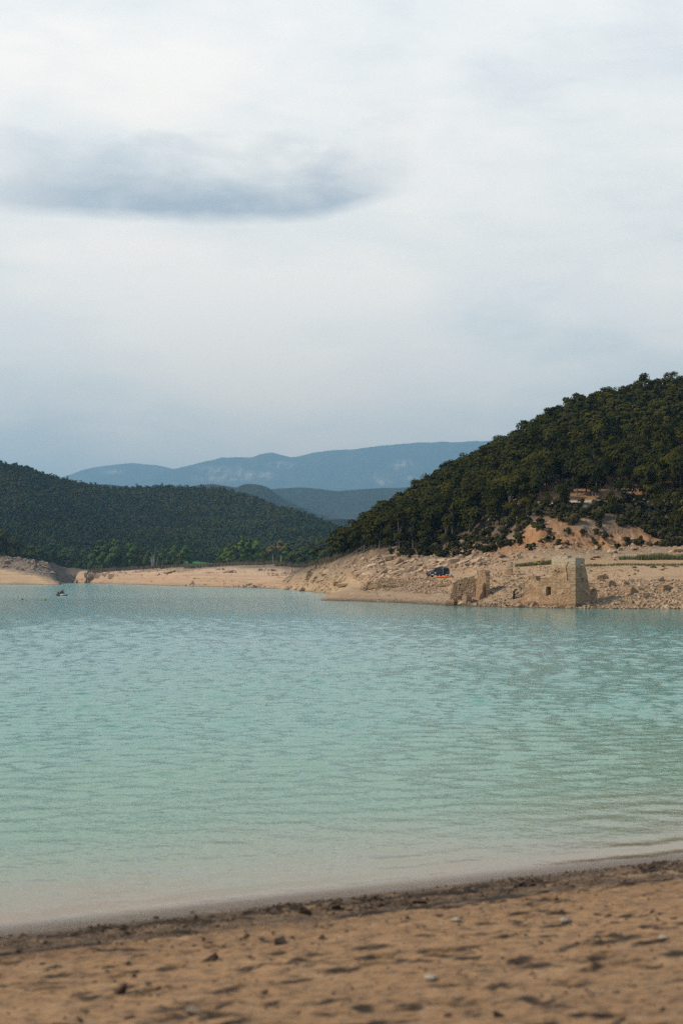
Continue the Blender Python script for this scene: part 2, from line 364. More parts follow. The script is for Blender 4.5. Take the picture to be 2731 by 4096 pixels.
# --- wooded hill on the left
ridge = {-1500:(1700,1700), -600:(1720,1775), 0:(1750,1852), 45:(1750,1858), 134:(1750,1878), 179:(1760,1903), 237:(1770,1927), 290:(1790,1945), 335:(1800,1946), 379:(1830,1958), 424:(1880,1964), 491:(1920,1966), 602:(1950,1955), 740:(1950,1958), 883:(1950,1964), 946:(1940,1980), 1042:(1930,2003), 1106:(1920,2026), 1202:(1900,2050), 1265:(1880,2073), 1329:(1850,2102), 1400:(1820,2138), 1600:(1800,2200), 2000:(1800,2240)}
tabD = {}
for u, (Yr, yr) in ridge.items():
    f = 2262 if u > 250 else 2235
    Y0 = 1245
    tabD[u] = [(1205,'z-3'),(Y0, f),(Y0+.22*(Yr-Y0), f-.16*(f-yr)),(Y0+.45*(Yr-Y0), f-.42*(f-yr)),(Y0+.72*(Yr-Y0), f-.74*(f-yr)),(Yr, yr),(Yr+250, yr+60),(Yr+600,'z10')]
def noiseD(x, y, z, t):
    return (fbm(x/170, y/170, 61, 4)*30-np.abs(fbm(x/110+y/400, y/300, 65, 3))*55-2+fbm(x/40, y/40, 63, 3)*6)*np.interp(t, [0,1,2,4,4.7,5.2,7], [0,.15,.6,1,.35,.3,1])
D = Land(tabD, -1500, 2000, 300, 20, noiseD, 2)
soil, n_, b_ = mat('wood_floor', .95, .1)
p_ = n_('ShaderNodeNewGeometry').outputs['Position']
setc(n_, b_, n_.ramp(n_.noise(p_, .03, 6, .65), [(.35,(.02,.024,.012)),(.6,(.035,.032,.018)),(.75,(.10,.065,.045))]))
D.mesh('left_wooded_hill', soil)
# --- far ridges and mountains
def ridge_land(name, prof, Yr, depth, mat_, amp, seed, u0, u1, nu=420, front=.9, dY=None):
    us = sorted(prof); t = {}
    for u in us:
        y = prof[u]; zr = ZZ(Yr, y)
        t[u] = [(Yr-depth, 'z-2'), (Yr-depth*.66, 'z%f' % (zr*.24)), (Yr-depth*.33, 'z%f' % (zr*.60)), (Yr, y), (Yr+depth*.5, 'z%f' % (zr*.6)), (Yr+depth, 'z0')]
    def nz(x, y, z, tt):
        w = np.interp(tt, [0,1,2,2.8,3.0,3.3,5], [.2,1,1,.5,.12,.4,.6])
        rid = (1-2*np.abs(fbm(x/(depth*.28), y/(depth*.5), seed, 5)))-.72
        return rid*amp*w + fbm(x/(depth*.05), y/(depth*.05), seed+5, 3)*amp*.10
    L = Land(t, u0, u1, nu, 22, nz, 1)
    LANDS.remove(L)
    return L, L.mesh(name, mat_)
def far_mat(name, cliffs):
    m, n, b = mat(name, .95, .05)
    p = n('ShaderNodeNewGeometry').outputs['Position']
    f = n.noise(n.scl(p, (1,.4,1)), .012, 8, .75); c = n.ramp(f, [(.3,(.006,.011,.009)),(.5,(.013,.021,.015)),(.7,(.030,.034,.024))])
    if cliffs:
        cl = n('ShaderNodeAttribute', attribute_name='cliff').outputs['Fac']
        v = n.noise(n.scl(p, (1,.2,.45)), .012, 9, .78)
        c = n.mix(n.m('MULTIPLY', n.rng(v, .45, .62, 0, .7), n.rng(cl, .1, .9)), c, (.72,.54,.44))
        c = n.mix(n.m('MULTIPLY', n.rng(n.noise(n.scl(p, (1,.4,1)), .002, 8, .75), .5, .72), .35), c, (.22,.19,.14))
    setc(n, b, c); return m
E1, _ = ridge_land('near_blue_ridge', {-400:1935, 150:1950, 300:1947, 379:1940, 424:1936, 510:1946, 700:1958, 800:1941, 850:1938, 895:1944, 946:1951, 965:1942, 985:1937, 1020:1938, 1042:1941, 1070:1950, 1087:1962, 1138:2000, 1250:2050, 1400:2090, 1700:2120}, 4600, 1200, far_mat('ridge_forest', False), 40, 81, -400, 1700)
E2, _ = ridge_land('far_blue_ridge', {300:1990, 900:1985, 1040:1966, 1087:1957, 1150:1952, 1202:1949, 1270:1955, 1342:1964, 1400:1960, 1457:1955, 1500:1955, 1650:1950, 1900:1940, 2600:1960}, 6800, 1900, far_mat('far_ridge_forest', False), 60, 91, 300, 2600)
E3, _ = ridge_land('low_green_ridge', {1000:2140, 1200:2098, 1300:2078, 1360:2075, 1420:2077, 1600:2070, 2200:2070}, 2500, 420, far_mat('low_ridge_forest', False), 16, 95, 1000, 2200, 240)
fm = far_mat('mountain_forest', True)
prof1 = {-900:1960, 0:1955, 180:1930, 259:1905, 321:1883, 379:1870, 446:1862, 500:1857, 536:1855, 580:1857, 625:1862, 678:1873, 720:1885, 800:1905, 1000:1950, 1300:1990}
prof2 = {500:1950, 600:1915, 660:1888, 691:1878, 755:1865, 819:1849, 883:1834, 940:1832, 997:1833, 1020:1826, 1042:1817, 1065:1813, 1087:1812, 1125:1820, 1163:1832, 1200:1823, 1240:1815, 1300:1808, 1393:1800, 1462:1791, 1500:1787, 1600:1778, 1662:1770, 1778:1763, 1886:1762, 2100:1765, 2400:1790, 2900:1830}
F1, o1 = ridge_land('far_dome_mountain', prof1, 22000, 6000, fm, 300, 101, -900, 1300, 360)
F2, o2 = ridge_land('far_mountain', prof2, 20000, 5600, fm, 380, 111, 500, 2900, 520)
for L, o, spots in ((F1, o1, ((455,1888,40,10),)), (F2, o2, ((985,1898,110,13),(1060,1900,60,14),(900,1915,120,12),(870,1880,70,18),(1510,1905,20,18),(1620,1865,50,22),(1540,1930,30,12),(1640,1915,30,10),(1130,1860,60,14),(960,1870,10,20)))):
    yy = HY-(L.Z-H)*F/L.Y; uu = np.broadcast_to(L.U[:,None], yy.shape); cl = np.zeros_like(yy)
    for (a, b, c, d) in spots: cl = np.maximum(cl, np.exp(-((uu-a)/c)**2-((yy-b)/d)**2))
    at = o.data.attributes.new('cliff', 'FLOAT', 'POINT'); at.data.foreach_set('value', cl.astype(np.float32).ravel())
# --- valley floor sheet under everything
vf = MB(); vf.bm.faces.new([vf.bm.verts.new(p) for p in ((-11500,-900,-3),(11500,-900,-3),(11500,29500,-3),(-11500,29500,-3))])
tag(vf.build('valley_floor', plain('valley_earth', (.12,.10,.06), .95, .1, scale=.01)), kind='structure')
# ------------------------------------------------------------------ beach in the foreground
P0 = np.array([X(0, W_(3742)), W_(3742)]); P1 = np.array([X(2731, W_(3436)), W_(3436)])
dS = (P1-P0)/np.linalg.norm(P1-P0); nS = np.array([dS[1], -dS[0]])    # along the shore, and inland
def shore(x, y):
    l = (x-P0[0])*dS[0]+(y-P0[1])*dS[1]; n = (x-P0[0])*nS[0]+(y-P0[1])*nS[1]
    return l, n
def nonuni(a, b, fine, far_a, far_b, growth=1.22):
    c = list(np.arange(a, b, fine)); s = fine
    left = []; x = a
    while x > far_a: s *= growth; x -= s; left.append(x)
    s = fine; right = []; x = c[-1]
    while x < far_b: s *= growth; x += s; right.append(x)
    return np.array(left[::-1]+c+right)
gl = nonuni(-2.5, 13.2, .03, -300, 300); gn = nonuni(-1.2, 12.2, .027, -14, 60)
LL, NN = np.meshgrid(gl, gn, indexing='ij')
Zb = np.where(NN > 0, .138*NN, .10*NN)
Zb = np.where(NN > 14, .138*14+.04*(NN-14), Zb)
near = np.clip((NN+.15)/.5, 0, 1)
dry = np.clip((NN-1.9)/1.2, 0, 1)
Zb += near*(fbm(LL/1.6, NN/1.6, 7, 3)*.06 + (fbm(LL/.30, NN/.2, 9, 4))*(.022+.014*dry)+(fbm(LL/.10, NN/.07, 19, 3))*.022)
# drift lines of clods left by the falling water
for n0, a, wd, sd in ((.55,.022,.16,31),(.8,.018,.18,35),(1.35,.03,.2,33),(2.2,.02,.25,37),(3.2,.02,.3,39)):
    wob = n0+fbm(LL/2.2, NN*0, sd, 3)*.5
    Zb += a*np.exp(-((NN-wob)/wd)**2)*np.clip(fbm(LL/.16, NN/.1, sd+1, 3)*5+.25, 0, 1.2)
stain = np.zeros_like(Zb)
dents = []
rr = random.Random(5)
for k in range(620):        # trampled footprints
    cl_, cn = rr.uniform(-2.5, 13), 2.0+9.5*rr.random()**.8
    if float(fbm(np.array(cl_/1.5), np.array(cn/.9), 447, 3)) < -.06: continue
    dents.append((cl_, cn, rr.gauss(0,.5), rr.uniform(.06,.17), rr.uniform(.045,.10), rr.uniform(.008,.03)))
for k in range(90):
    dents.append((rr.uniform(-2.5, 13), rr.choice((.75,.95,1.9))+rr.gauss(0,.13), rr.uniform(-.15,.15), rr.uniform(.12,.42), rr.uniform(.05,.11), rr.uniform(-.03,.01)))
for (cl_, cn, a, L1, L2, dp) in dents:
    i0, i1 = np.searchsorted(gl, [cl_-.5, cl_+.5]); j0, j1 = np.searchsorted(gn, [cn-.5, cn+.5])
    if i1 <= i0 or j1 <= j0: continue
    dx = LL[i0:i1,j0:j1]-cl_; dy = NN[i0:i1,j0:j1]-cn
    p = (dx*math.cos(a)+dy*math.sin(a))/L1; q = (-dx*math.sin(a)+dy*math.cos(a))/L2
    r2 = p*p+q*q
    Zb[i0:i1,j0:j1] += -dp*np.exp(-r2**2) + dp*.4*np.exp(-((np.sqrt(r2)-1.45)/.35)**2)
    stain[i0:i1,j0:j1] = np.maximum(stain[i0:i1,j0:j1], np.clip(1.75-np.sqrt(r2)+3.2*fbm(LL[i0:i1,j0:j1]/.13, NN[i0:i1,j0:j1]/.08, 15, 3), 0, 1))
BX = P0[0]+LL*dS[0]+NN*nS[0]; BY = P0[1]+LL*dS[1]+NN*nS[1]
m, n, b = mat('damp_beach_mud', .9, .25)
p = n('ShaderNodeNewGeometry').outputs['Position']
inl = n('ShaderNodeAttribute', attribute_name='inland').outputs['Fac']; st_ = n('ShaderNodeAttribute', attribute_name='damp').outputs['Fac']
i2 = n.m('ADD', inl, n.m('MULTIPLY', n.m('SUBTRACT', n.noise(p, .9, 5, .6), .5), 1.6))
c = n.ramp(n.m('DIVIDE', n.m('ADD', i2, 1.), 9.), [(0,(.17,.11,.07)),(.1,(.13,.085,.053)),(.15,(.075,.047,.028)),(.19,(.17,.102,.056)),(.23,(.20,.118,.062)),(.28,(.085,.054,.032)),(.36,(.275,.148,.066)),(.6,(.345,.188,.085)),(1,(.31,.168,.076))])
c = n.mix(n.rng(n.noise(n.scl(p, (1,1.6,1)), 6.5, 7, .75), .47, .6, 0, .85), c, (.075,.047,.028))
c = n.mix(n.rng(n.noise(p, 1.7, 6, .65), .52, .75, 0, .6), c, (.46,.28,.145))
c = n.mix(n.rng(n.noise(p, 14, 5, .75), .56, .68, 0, .75), c, (.34,.255,.18))
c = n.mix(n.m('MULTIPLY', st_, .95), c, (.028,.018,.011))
setc(n, b, c); bump(n, b, n.noise(p, 24, 6, .7), .7, .025)
n.nt.links.new(n.rng(inl, .0, .35, .45, .92), b.inputs['Roughness'])
BV = np.stack([BX, BY, Zb], 2).reshape(-1,3)
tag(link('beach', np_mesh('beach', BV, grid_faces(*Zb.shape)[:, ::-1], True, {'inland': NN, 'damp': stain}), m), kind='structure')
def beach_z(x, y):
    l, n = shore(x, y); i = min(max(np.searchsorted(gl, l), 0), len(gl)-1); j = min(max(np.searchsorted(gn, n), 0), len(gn)-1)
    return Zb[i, j]
# ------------------------------------------------------------------ water
m, n, b = mat('turquoise_water', .09, .5); b.inputs['IOR'].default_value = 1.33
p = n('ShaderNodeNewGeometry').outputs['Position']
q = n('ShaderNodeVectorMath', {0: p, 1: (float(P0[0]), float(P0[1]), 0.)}, operation='SUBTRACT').outputs[0]
off = n.m('MULTIPLY', n('ShaderNodeVectorMath', {0: q, 1: (float(nS[0]), float(nS[1]), 0.)}, operation='DOT_PRODUCT').outputs['Value'], -1.)
o2_ = n.m('ADD', off, n.m('MULTIPLY', n.m('SUBTRACT', n.noise(p, .25, 4), .5), 4.))
shoal = n.m('MULTIPLY', n.rng(n.noise(p, .02, 3), .5, .7), .25)
c = n.ramp(n.m('DIVIDE', o2_, 60.), [(0,(.26,.17,.105)),(.012,(.255,.185,.11)),(.04,(.215,.22,.135)),(.10,(.145,.26,.165)),(.34,(.10,.27,.20)),(1,(.105,.275,.24))])
c = n.mix(shoal, c, (.20,.25,.17))
setc(n, b, c)
def wave_h(pos): return n.noise(n.scl(pos, (.8, 1.2, 1)), 5.5, 2, .55)
EPS = .01
def shift(v): return n('ShaderNodeVectorMath', {0: p, 1: v}, operation='ADD').outputs[0]
h0 = wave_h(p); hx = wave_h(shift((EPS,0,0))); hy = wave_h(shift((0,EPS,0)))
calm = n.m('MULTIPLY', n.m('MULTIPLY', n.rng(off, 0., 6., .2, 1.), n.rng(off, 240., 420., 1., 5.)), .022/EPS)
gx = n.m('MULTIPLY', n.m('SUBTRACT', h0, hx), calm); gy = n.m('MULTIPLY', n.m('SUBTRACT', h0, hy), calm)
rip = n('ShaderNodeCombineXYZ', {0: gx, 1: gy, 2: 0.}).outputs[0]
nv_ = n('ShaderNodeVectorMath', {0: n('ShaderNodeVectorMath', {0: n('ShaderNodeNewGeometry').outputs['Normal'], 1: rip}, operation='ADD').outputs[0]}, operation='NORMALIZE').outputs[0]
n.nt.links.new(nv_, b.inputs['Normal'])
# the lapping edge is clear enough to let the wet sand show
tr = n('ShaderNodeBsdfTransparent', {0: (.97,.95,.92,1)})
ms = n('ShaderNodeMixShader', {0: n.rng(off, 0.0, .6, .3, 1.), 1: tr.outputs[0], 2: b.outputs[0]})
n.nt.links.new(ms.outputs[0], n.nt.nodes['Material Output'].inputs[0])
wy = [7.]; 
while wy[-1] < 420: wy.append(wy[-1]+min(.42, max(.085, wy[-1]*.0022)))
while wy[-1] < 3000: wy.append(wy[-1]*1.01)
wy = np.array([-400,-150,-50,-15,0,4]+wy); xs = [0.]
while xs[-1] < 82: xs.append(xs[-1]+(.16 if xs[-1] < 26 else .30))
while xs[-1] < 2600: xs.append(xs[-1]*1.18)
wx = np.array([-v for v in xs[:0:-1]]+xs)
WX, WY = np.meshgrid(wx, wy, indexing='ij'); step = np.gradient(wy)[None,:]
_, WN = shore(WX, WY)
dep = np.clip(-WN/17., 0, 1)**.8
gust = .85+.45*fbm(WX/34, WY/20, 601, 3)+.65*fbm(WX/7, WY/5, 603, 3)
WZ = np.zeros_like(WX); rw_ = np.random.default_rng(41); xs_ok = np.where(np.abs(WX) < 82, 1., 0.)
for k in range(56):
    lam = .42*(3.0)**rw_.random(); th = R(rw_.normal(-93, 42)); ph = rw_.uniform(0, 6.28); kk = 2*PI/lam
    amp = .0165*lam**.8*rw_.uniform(.5, 1.2)*.25
    keep = np.clip((lam/step-2.6)/1.6, 0, 1)*np.clip((lam/np.where(np.abs(WX) < 26, .16, .30)-2.6)/1.6, 0, 1)
    WZ += amp*keep*np.sin(kk*(WX*math.cos(th)+WY*math.sin(th))+ph)
WZ = WZ+5.*np.sign(WZ)*WZ**2*(WZ > 0)
WZ = WZ*gust*dep*xs_ok
lapw = np.exp(-np.abs(-WN-.8)/.9)
WZ += lapw*.010*np.sin(-WN*8+fbm(WX/1.5, WY/6, 3, 3)*9)*np.clip(fbm(WX/1.2, WY/2., 8, 2)*4+.4, 0, 1)
WV = np.stack([WX, WY, WZ], 2).reshape(-1,3)
tag(link('lake_water', np_mesh('lake_water', WV, grid_faces(*WX.shape), True), m), kind='structure')
# ------------------------------------------------------------------ foliage builders
def crown_arrays(rng, w, h, nclump, nleaf, leafs, shape='round', rf=None):
    """leaf quads gathered in clumps through a crown of width w and height h with its base at z=0"""
    cs = []
    for k in range(nclump):
        for _ in range(60):
            v = rng.uniform(-1, 1, 3)
            if v@v > 1: continue
            zz = (v[2]+1)/2
            if shape == 'cone': lim = .95-.75*zz
            elif shape == 'column': lim = .9 if zz < .75 else .9-(zz-.75)*2.4
            elif shape == 'dome': lim = .55+.45*min(1, zz*2.2) if zz < .6 else math.sqrt(max(.02, 1-((zz-.6)/.45)**2))
            else: lim = math.sqrt(max(0., 1-v[2]**2))+.1
            if math.hypot(v[0], v[1]) > lim: continue
            break
        cs.append((v[0]*w/2*.82, v[1]*w/2*.82, (v[2]+1)/2*h*.88+h*.04))
    cs = np.array(cs)
    rad = rng.uniform(.55, 1.0, nclump)*min(w, h)*(rf or (.26 if nclump > 8 else .34))
    cid = rng.integers(0, nclump, nleaf)
    d = rng.normal(size=(nleaf,3)); d /= np.linalg.norm(d, axis=1)[:,None]
    d[:,2] = np.where(d[:,2] < -.35, -d[:,2], d[:,2])
    r = rad[cid]*rng.uniform(.55, 1.08, nleaf)
    c = cs[cid]+d*r[:,None]*np.array([1,1,.8])
    og = (c-np.array([0,0,h*.35]))/np.array([w/2,w/2,h*.55]); og /= np.linalg.norm(og, axis=1)[:,None]+1e-6
    nrm = d*.55+og*.7+rng.normal(size=(nleaf,3))*.17; nrm /= np.linalg.norm(nrm, axis=1)[:,None]
    a = np.cross(nrm, rng.normal(size=(nleaf,3))); a /= np.linalg.norm(a, axis=1)[:,None]; bb = np.cross(nrm, a)
    s = leafs*rng.uniform(.6, 1.4, nleaf)[:,None]
    V = np.stack([c-a*s-bb*s*.7, c+a*s-bb*s*.6, c+a*s*.8+bb*s*.8, c-a*s*.9+bb*s*.6], 1).reshape(-1,3)
    sn = d*.5+og*.75+np.array([0,0,.1]); sn /= np.linalg.norm(sn, axis=1)[:,None]
    return np.concatenate([V, np.repeat(sn, 4, 0)], 1)
def quads(n): return np.arange(4*n).reshape(-1,4)
def trunk_mb(h, r, lean=.0, limbs=4, spread=1., seed=0):
    rg = random.Random(seed); mb = MB()
    p = Vector((0,0,-.4)); q = Vector((lean, 0, h*.55)); t = Vector((lean*1.6, lean*.4, h))
    mb.tube(p, q, r, r*.75, 7); mb.tube(q, t, r*.75, r*.3, 7)
    for k in range(limbs):
        a = rg.uniform(0, 2*PI); z = h*rg.uniform(.45,.8); s = Vector((lean*z/h*1.3, 0, z))
        mb.tube(s, s+Vector((math.cos(a)*spread, math.sin(a)*spread, h*.22)), r*.4, r*.15, 5)
    return mb
def merge_stuff(variants, pos, scale, rot, tint, sel, sz=None):
    Vs = []; Ts = []
    for (x, y, z), s, a, t, k, h in zip(pos, scale, rot, tint, sel, (sz if sz is not None else np.ones(len(pos)))):
        V = variants[k]; ca, sa = math.cos(a)*s, math.sin(a)*s
        W = np.empty_like(V); W[:,0] = V[:,0]*ca-V[:,1]*sa+x; W[:,1] = V[:,0]*sa+V[:,1]*ca+y; W[:,2] = V[:,2]*s*h+z
        W[:,3] = V[:,3]*math.cos(a)-V[:,4]*math.sin(a); W[:,4] = V[:,3]*math.sin(a)+V[:,4]*math.cos(a); W[:,5] = V[:,5]
        Vs.append(W); Ts.append(np.full(len(V), t))
    return np.concatenate(Vs), np.concatenate(Ts)
# ------------------------------------------------------------------ pines on the right hill
rg = np.random.default_rng(21)
PV = [crown_arrays(rg, w*1.2, h*1.08, nc-3, 1200, .20, sh, .34) for w, h, nc, sh in ((4.6,6.2,13,'dome'),(5.2,5.6,14,'dome'),(4.2,6.8,12,'round'),(3.8,7.2,12,'cone'),(5.6,5.4,15,'dome'))]
PM = [np_mesh('pine_crown', V, quads(len(V)//4)) for V in PV]
for me in PM: me.materials.append(M['pine'])
TM = [trunk_mb(6.5, .17, l, 5, 1.4, k).mesh('pine_trunk') for k, l in enumerate((.2,-.3,.5))]
for me in TM: me.materials.append(M['bark'])
PVs = [crown_arrays(rg, w*1.2, h*1.08, nc-3, 520, .29, sh, .34) for w, h, nc, sh in ((4.6,6.2,12,'dome'),(5.2,5.6,13,'dome'),(4.0,7.0,11,'cone'))]
cand = []
sp = 4.25
def vis_row(x, Y, z): return x/Y*F+CX, HY-(z-H)*F/Y
CLEAR = [(2200,2268,0,0,332,349),(2395,2550,0,0,332,347),(2035,2060,0,0,330,348)]
for yy in np.arange(300, 500, sp):
    for xx in np.arange(-8, 150, sp):
        x = xx+rg.uniform(-1.3,1.3); y = yy+rg.uniform(-1.3,1.3); u = x/y*F+CX
        if u < 1335 or u > 3300: continue
        i = int((u-A.U[0])/(A.U[1]-A.U[0])); i = min(i, len(A.U)-1)
        k = np.interp(y, A.Y[i], A.tt)
        lo = np.interp(u, [1335,1500,1780,1960,2060,2120,2600,2700], [7.05,7.1,7.1,7.1,7.35,7.5,7.3,7.1])
        if k < lo or k > 11.35: continue
        if 7.95 < k < 9.02 and u > 1990: continue
        z = np.interp(y, A.Y[i], A.Z[i])
        uu, yb = vis_row(x, y, z)
        if any(a < uu < b and e < y < f for (a, b, c, d, e, f) in CLEAR): continue
        if k < 7.95 and u > 2000 and rg.random() < (.62 if u < 2600 else .2): continue
        if u < 1400 and rg.random() < .25: continue
        cand.append((x, y, z, uu, yb, k))
cand.sort(key=lambda c: c[1])
# the 300 that show largest stand nearest the camera (plus the crest), the rest is one wood
inframe = [c for c in cand if c[3] < 2760]
crest = [c for c in inframe if 10.75 < c[5] <= 11.1]
crest = crest[::max(1, len(crest)//50)][:50]
front = [c for c in inframe if c not in crest][:230]
solo = set(id(c) for c in front+crest)
rest = [c for c in cand if id(c) not in solo]
rp = random.Random(3)
LBL = {'crest': 'dark pine on the skyline along the crest of the steep right hill', 'above': 'dark green pine in the wood above the pale track on the right hill',
       'below': 'dark pine on the slope below the pale track on the right hill', 'foot': 'dark pine in the front row of the wood, just above the tan boulder slope', 'left': 'dark pine at the low left end of the wooded right hill'}
for c in front+crest:
    x, y, z, u, yb, k = c
    kind = 'crest' if c in crest else 'left' if u < 1560 else 'foot' if (u < 2000 and k < 8.2) else 'below' if k < 8.2 else 'above'
    s = rp.uniform(.85, 1.18)*(.9 if u < 1500 else 1.0)
    t = thing('pine_tree', LBL[kind], 'pine tree', (x, y, z-.15), rp.uniform(0, 6.28), {'crest':'pines along the crest','left':'pines at the low end of the right hill','foot':'pines along the edge of the boulder slope','below':'pines below the track','above':'pines above the track'}[kind])
    t.scale = (s, s, s*(rp.uniform(.92,1.08) if kind == 'crest' else rp.uniform(1.0,1.3)))
    tr_ = link('trunk', rp.choice(TM), None, t)
    low = 1.3 if kind in ('foot','left') else .9 if k < 9.6 else 1.8
    if kind == 'below': t.scale = t.scale*rp.uniform(.5,.8)
    cr = link('crown', rp.choice(PM), None, t); cr.location = (0, 0, low)
V, T = merge_stuff(PVs, [(c[0], c[1], c[2]+rp.uniform(1.2,2.2)) for c in rest], [rp.uniform(.85,1.2) for _ in rest], [rp.uniform(0,6.28) for _ in rest], [min(1,max(0,rp.gauss(.4+.25*(c[3]>2350),.25))) for c in rest], [rp.randrange(3) for _ in rest])
tag(link('pine_wood', np_mesh('pine_wood', V, quads(len(V)//4), False, {'tint': T}), M['pine_s']), 'dense dark pine wood covering the upper part of the right hill', 'pine wood', kind='stuff')
# shrubs on the earth cliff and under the pines
SV = [np_mesh('shrub_crown', crown_arrays(rg, 2.2, 1.5, 7, 200, .16, 'dome'), quads(200)) for _ in range(3)]
for me in SV: me.materials.append(M['bush'])
SM = MB(); [SM.tube((0,0,-.2), (math.cos(a)*.5, math.sin(a)*.5, .8), .05, .02, 5) for a in (0,1.3,2.6,3.9,5.2)]
SMm = SM.mesh('shrub_stem'); SMm.materials.append(M['bark'])
def shrub(x, y, z, s, label, group, crown=None, name='shrub', cat='shrub', sz=1.):
    t = thing(name, label, cat, (x, y, z-.05), rp.uniform(0, 6.28), group); t.scale = (s, s, s*sz)
    link('stem', SMm, None, t); link('leaves', crown or rp.choice(SV), None, t); return t
cnt = 0
for _ in range(1500):
    u = rp.uniform(1560, 2731); k = rp.uniform(6.75, 7.95)
    if u < 2000 and k > 7.4: continue
    if 2080 < u < 2620 and k < 7.0+.5*float(fbm(np.array(u/60.), np.array(k), 75, 2))+.1: continue
    if rp.random() > np.interp(u, [1560,2050,2150,2300,2560,2650], [.9,.9,.75,.85,.95,1]): continue
    i = int((u-A.U[0])/(A.U[1]-A.U[0])); Y = np.interp(k, A.tt, A.Y[i]); z = np.interp(k, A.tt, A.Z[i])
    shrub(X(u, Y), Y, z, rp.uniform(.7, 1.75), 'dark low shrub on the earth slope between the orange cliff and the track' if u > 2000 else 'dark low shrub under the pines at the top of the boulder slope', 'shrubs above the orange cliff' if u > 2000 else 'shrubs along the boulder slope')
    cnt += 1
    if cnt >= 232: break
for _ in range(44):
    u = rp.uniform(2090, 2640); k = rp.uniform(5.9, 7.1); Y, z = np.interp(k, A.tt, A.Y[int((u-A.U[0])/(A.U[1]-A.U[0]))]), np.interp(k, A.tt, A.Z[int((u-A.U[0])/(A.U[1]-A.U[0]))])
    shrub(X(u, Y), Y, z, rp.uniform(.35, 1.1), 'small dark shrub clinging to the orange earth cliff', 'shrubs on the orange cliff')
# ------------------------------------------------------------------ forest on the left hill (far off: one mass)
FV = [crown_arrays(rg, w*1.1, h, 7, 46, .80, sh) for w, h, sh in ((6.2,6.4,'dome'),(5.4,7.4,'round'),(6.8,5.8,'dome'),(4.4,7.8,'cone'))]
pos = []; 
for Yf in np.arange(1185, 2080, 5.6):
    for uf in np.arange(-420, 1560, 5.6*F/Yf):
        Y = Yf+rg.uniform(-2.6,2.6); u = uf+rg.uniform(-9,9)
        z = D.z(u, Y)
        if z < 2: continue
        x = X(u, Y)
        g = fbm(x/60, Y/60, 201, 3)
        if g > .33: continue
        if C.z(u, Y) > z+.5 or (B.z(u, Y) > z+.5 and Y < 1250): continue
        i = int((u-D.U[0])/(D.U[1]-D.U[0])); k = np.interp(Y, D.Y[i], D.tt)
        if k > 5.5: continue
        pos.append((x, Y, z-.3, min(1,max(0, .36+fbm(x/40, Y/40, 207, 3)*1.2+fbm(x/160, Y/160, 209, 2)*1.0+rg.normal()*.17))))
for Yc in np.arange(985, 1250, 5.2):
    for uc in np.arange(-420, 330, 5.2*F/Yc):
        u = uc+rg.uniform(-9,9); Y = Yc+rg.uniform(-2.4,2.4); i = min(max(int((u-C.U[0])/(C.U[1]-C.U[0])), 0), len(C.U)-1); k = np.interp(Y, C.Y[i], C.tt)
        if k < 6.6 or (u > 205 and Y < 1222) or C.z(u, Y) < D.z(u, Y) or C.z(u, Y) < 6: continue
        pos.append((X(u, Y), Y, C.z(u, Y)-.3, min(1,max(0, .4+rg.normal()*.2))))
V, T = merge_stuff(FV, [p[:3] for p in pos], rg.uniform(.75,1.3,len(pos)), rg.uniform(0,6.28,len(pos)), [p[3] for p in pos], rg.integers(0,4,len(pos)), rg.uniform(.85,1.2,len(pos)))
tag(link('forest', np_mesh('forest', V, quads(len(V)//4), False, {'tint': T}), M['forest']), 'dense dark green forest covering the left hill beyond the lake', 'forest', kind='stuff')
# ------------------------------------------------------------------ trees of the valley floor
def tree(name, label, cat, u, Y, top, wpx, leafm, shape='round', nleaf=900, bark='bark', base=None, low=.12, group=None, nc=14):
    z = on(u, Y).z if base is None else ZZ(Y, base)
    if leafm in ('green','lime','olive','tanleaf'): top -= 16; wpx *= 1.14; nleaf = int(nleaf*1.3)
    h = ZZ(Y, top)-z; w = wpx*Y/F
    t = thing(name, label, cat, (X(u, Y), Y, z), 0, group)
    trunk_mb(h*.8, max(.1, h*.018), .02*h, 5, w*.25, int(u)).build('trunk', M[bark], t)
    nleaf = int(nleaf*1.7); V = crown_arrays(np.random.default_rng(abs(int(u))*7+3), w*1.1, h*(1-low), nc, nleaf, max(.2, .036*math.sqrt(w*h)), shape)
    V[:,2] += h*low
    link('crown', np_mesh('crown', V, quads(nleaf)), M[leafm], t)
    return t
tree('oak_tree', 'large dark oak leaning over the rocky bank at the far left edge', 'tree', 18, 985, 2116, 80, 'oak', 'dome', 1300, low=.08, nc=22)
tree('oak_tree', 'rounded brownish dark oak on the rocky bank, right of the leftmost oak', 'tree', 66, 975, 2132, 62, 'oak', 'dome', 1100, low=.05, nc=20)
tree('oak_tree', 'tall dark oak cut off by the left border of the photo', 'tree', -45, 990, 2112, 90, 'oak', 'dome', 900, low=.06, nc=20)
tree('tree', 'small bright green tree highest on the left wooded slope above the inlet', 'tree', 215, 1228, 2158, 26, 'green', 'round')
tree('tree', 'small green tree just left of the dull round tree above the inlet', 'tree', 243, 1226, 2185, 28, 'green', 'round')
tree('tree', 'dull olive round tree standing above the dark inlet bank', 'tree', 286, 1222, 2188, 48, 'dull', 'dome', 520)
tree('tree', 'small dark tree between the dull round tree and the broad green trees', 'tree', 335, 1215, 2190, 34, 'dull')
tree('tree', 'broad bright green tree, left one of the big pair behind the dry reeds', 'tree', 408, 1090, 2172, 62, 'green', 'dome', 700, nc=18)
tree('tree', 'broad bright green tree, right one of the big pair behind the dry reeds', 'tree', 456, 1085, 2176, 66, 'green', 'dome', 700, nc=18)
tree('tree', 'tall deep green tree with rounded top next right of the big green pair', 'tree', 528, 1080, 2180, 56, 'green', 'round', 600, nc=16)
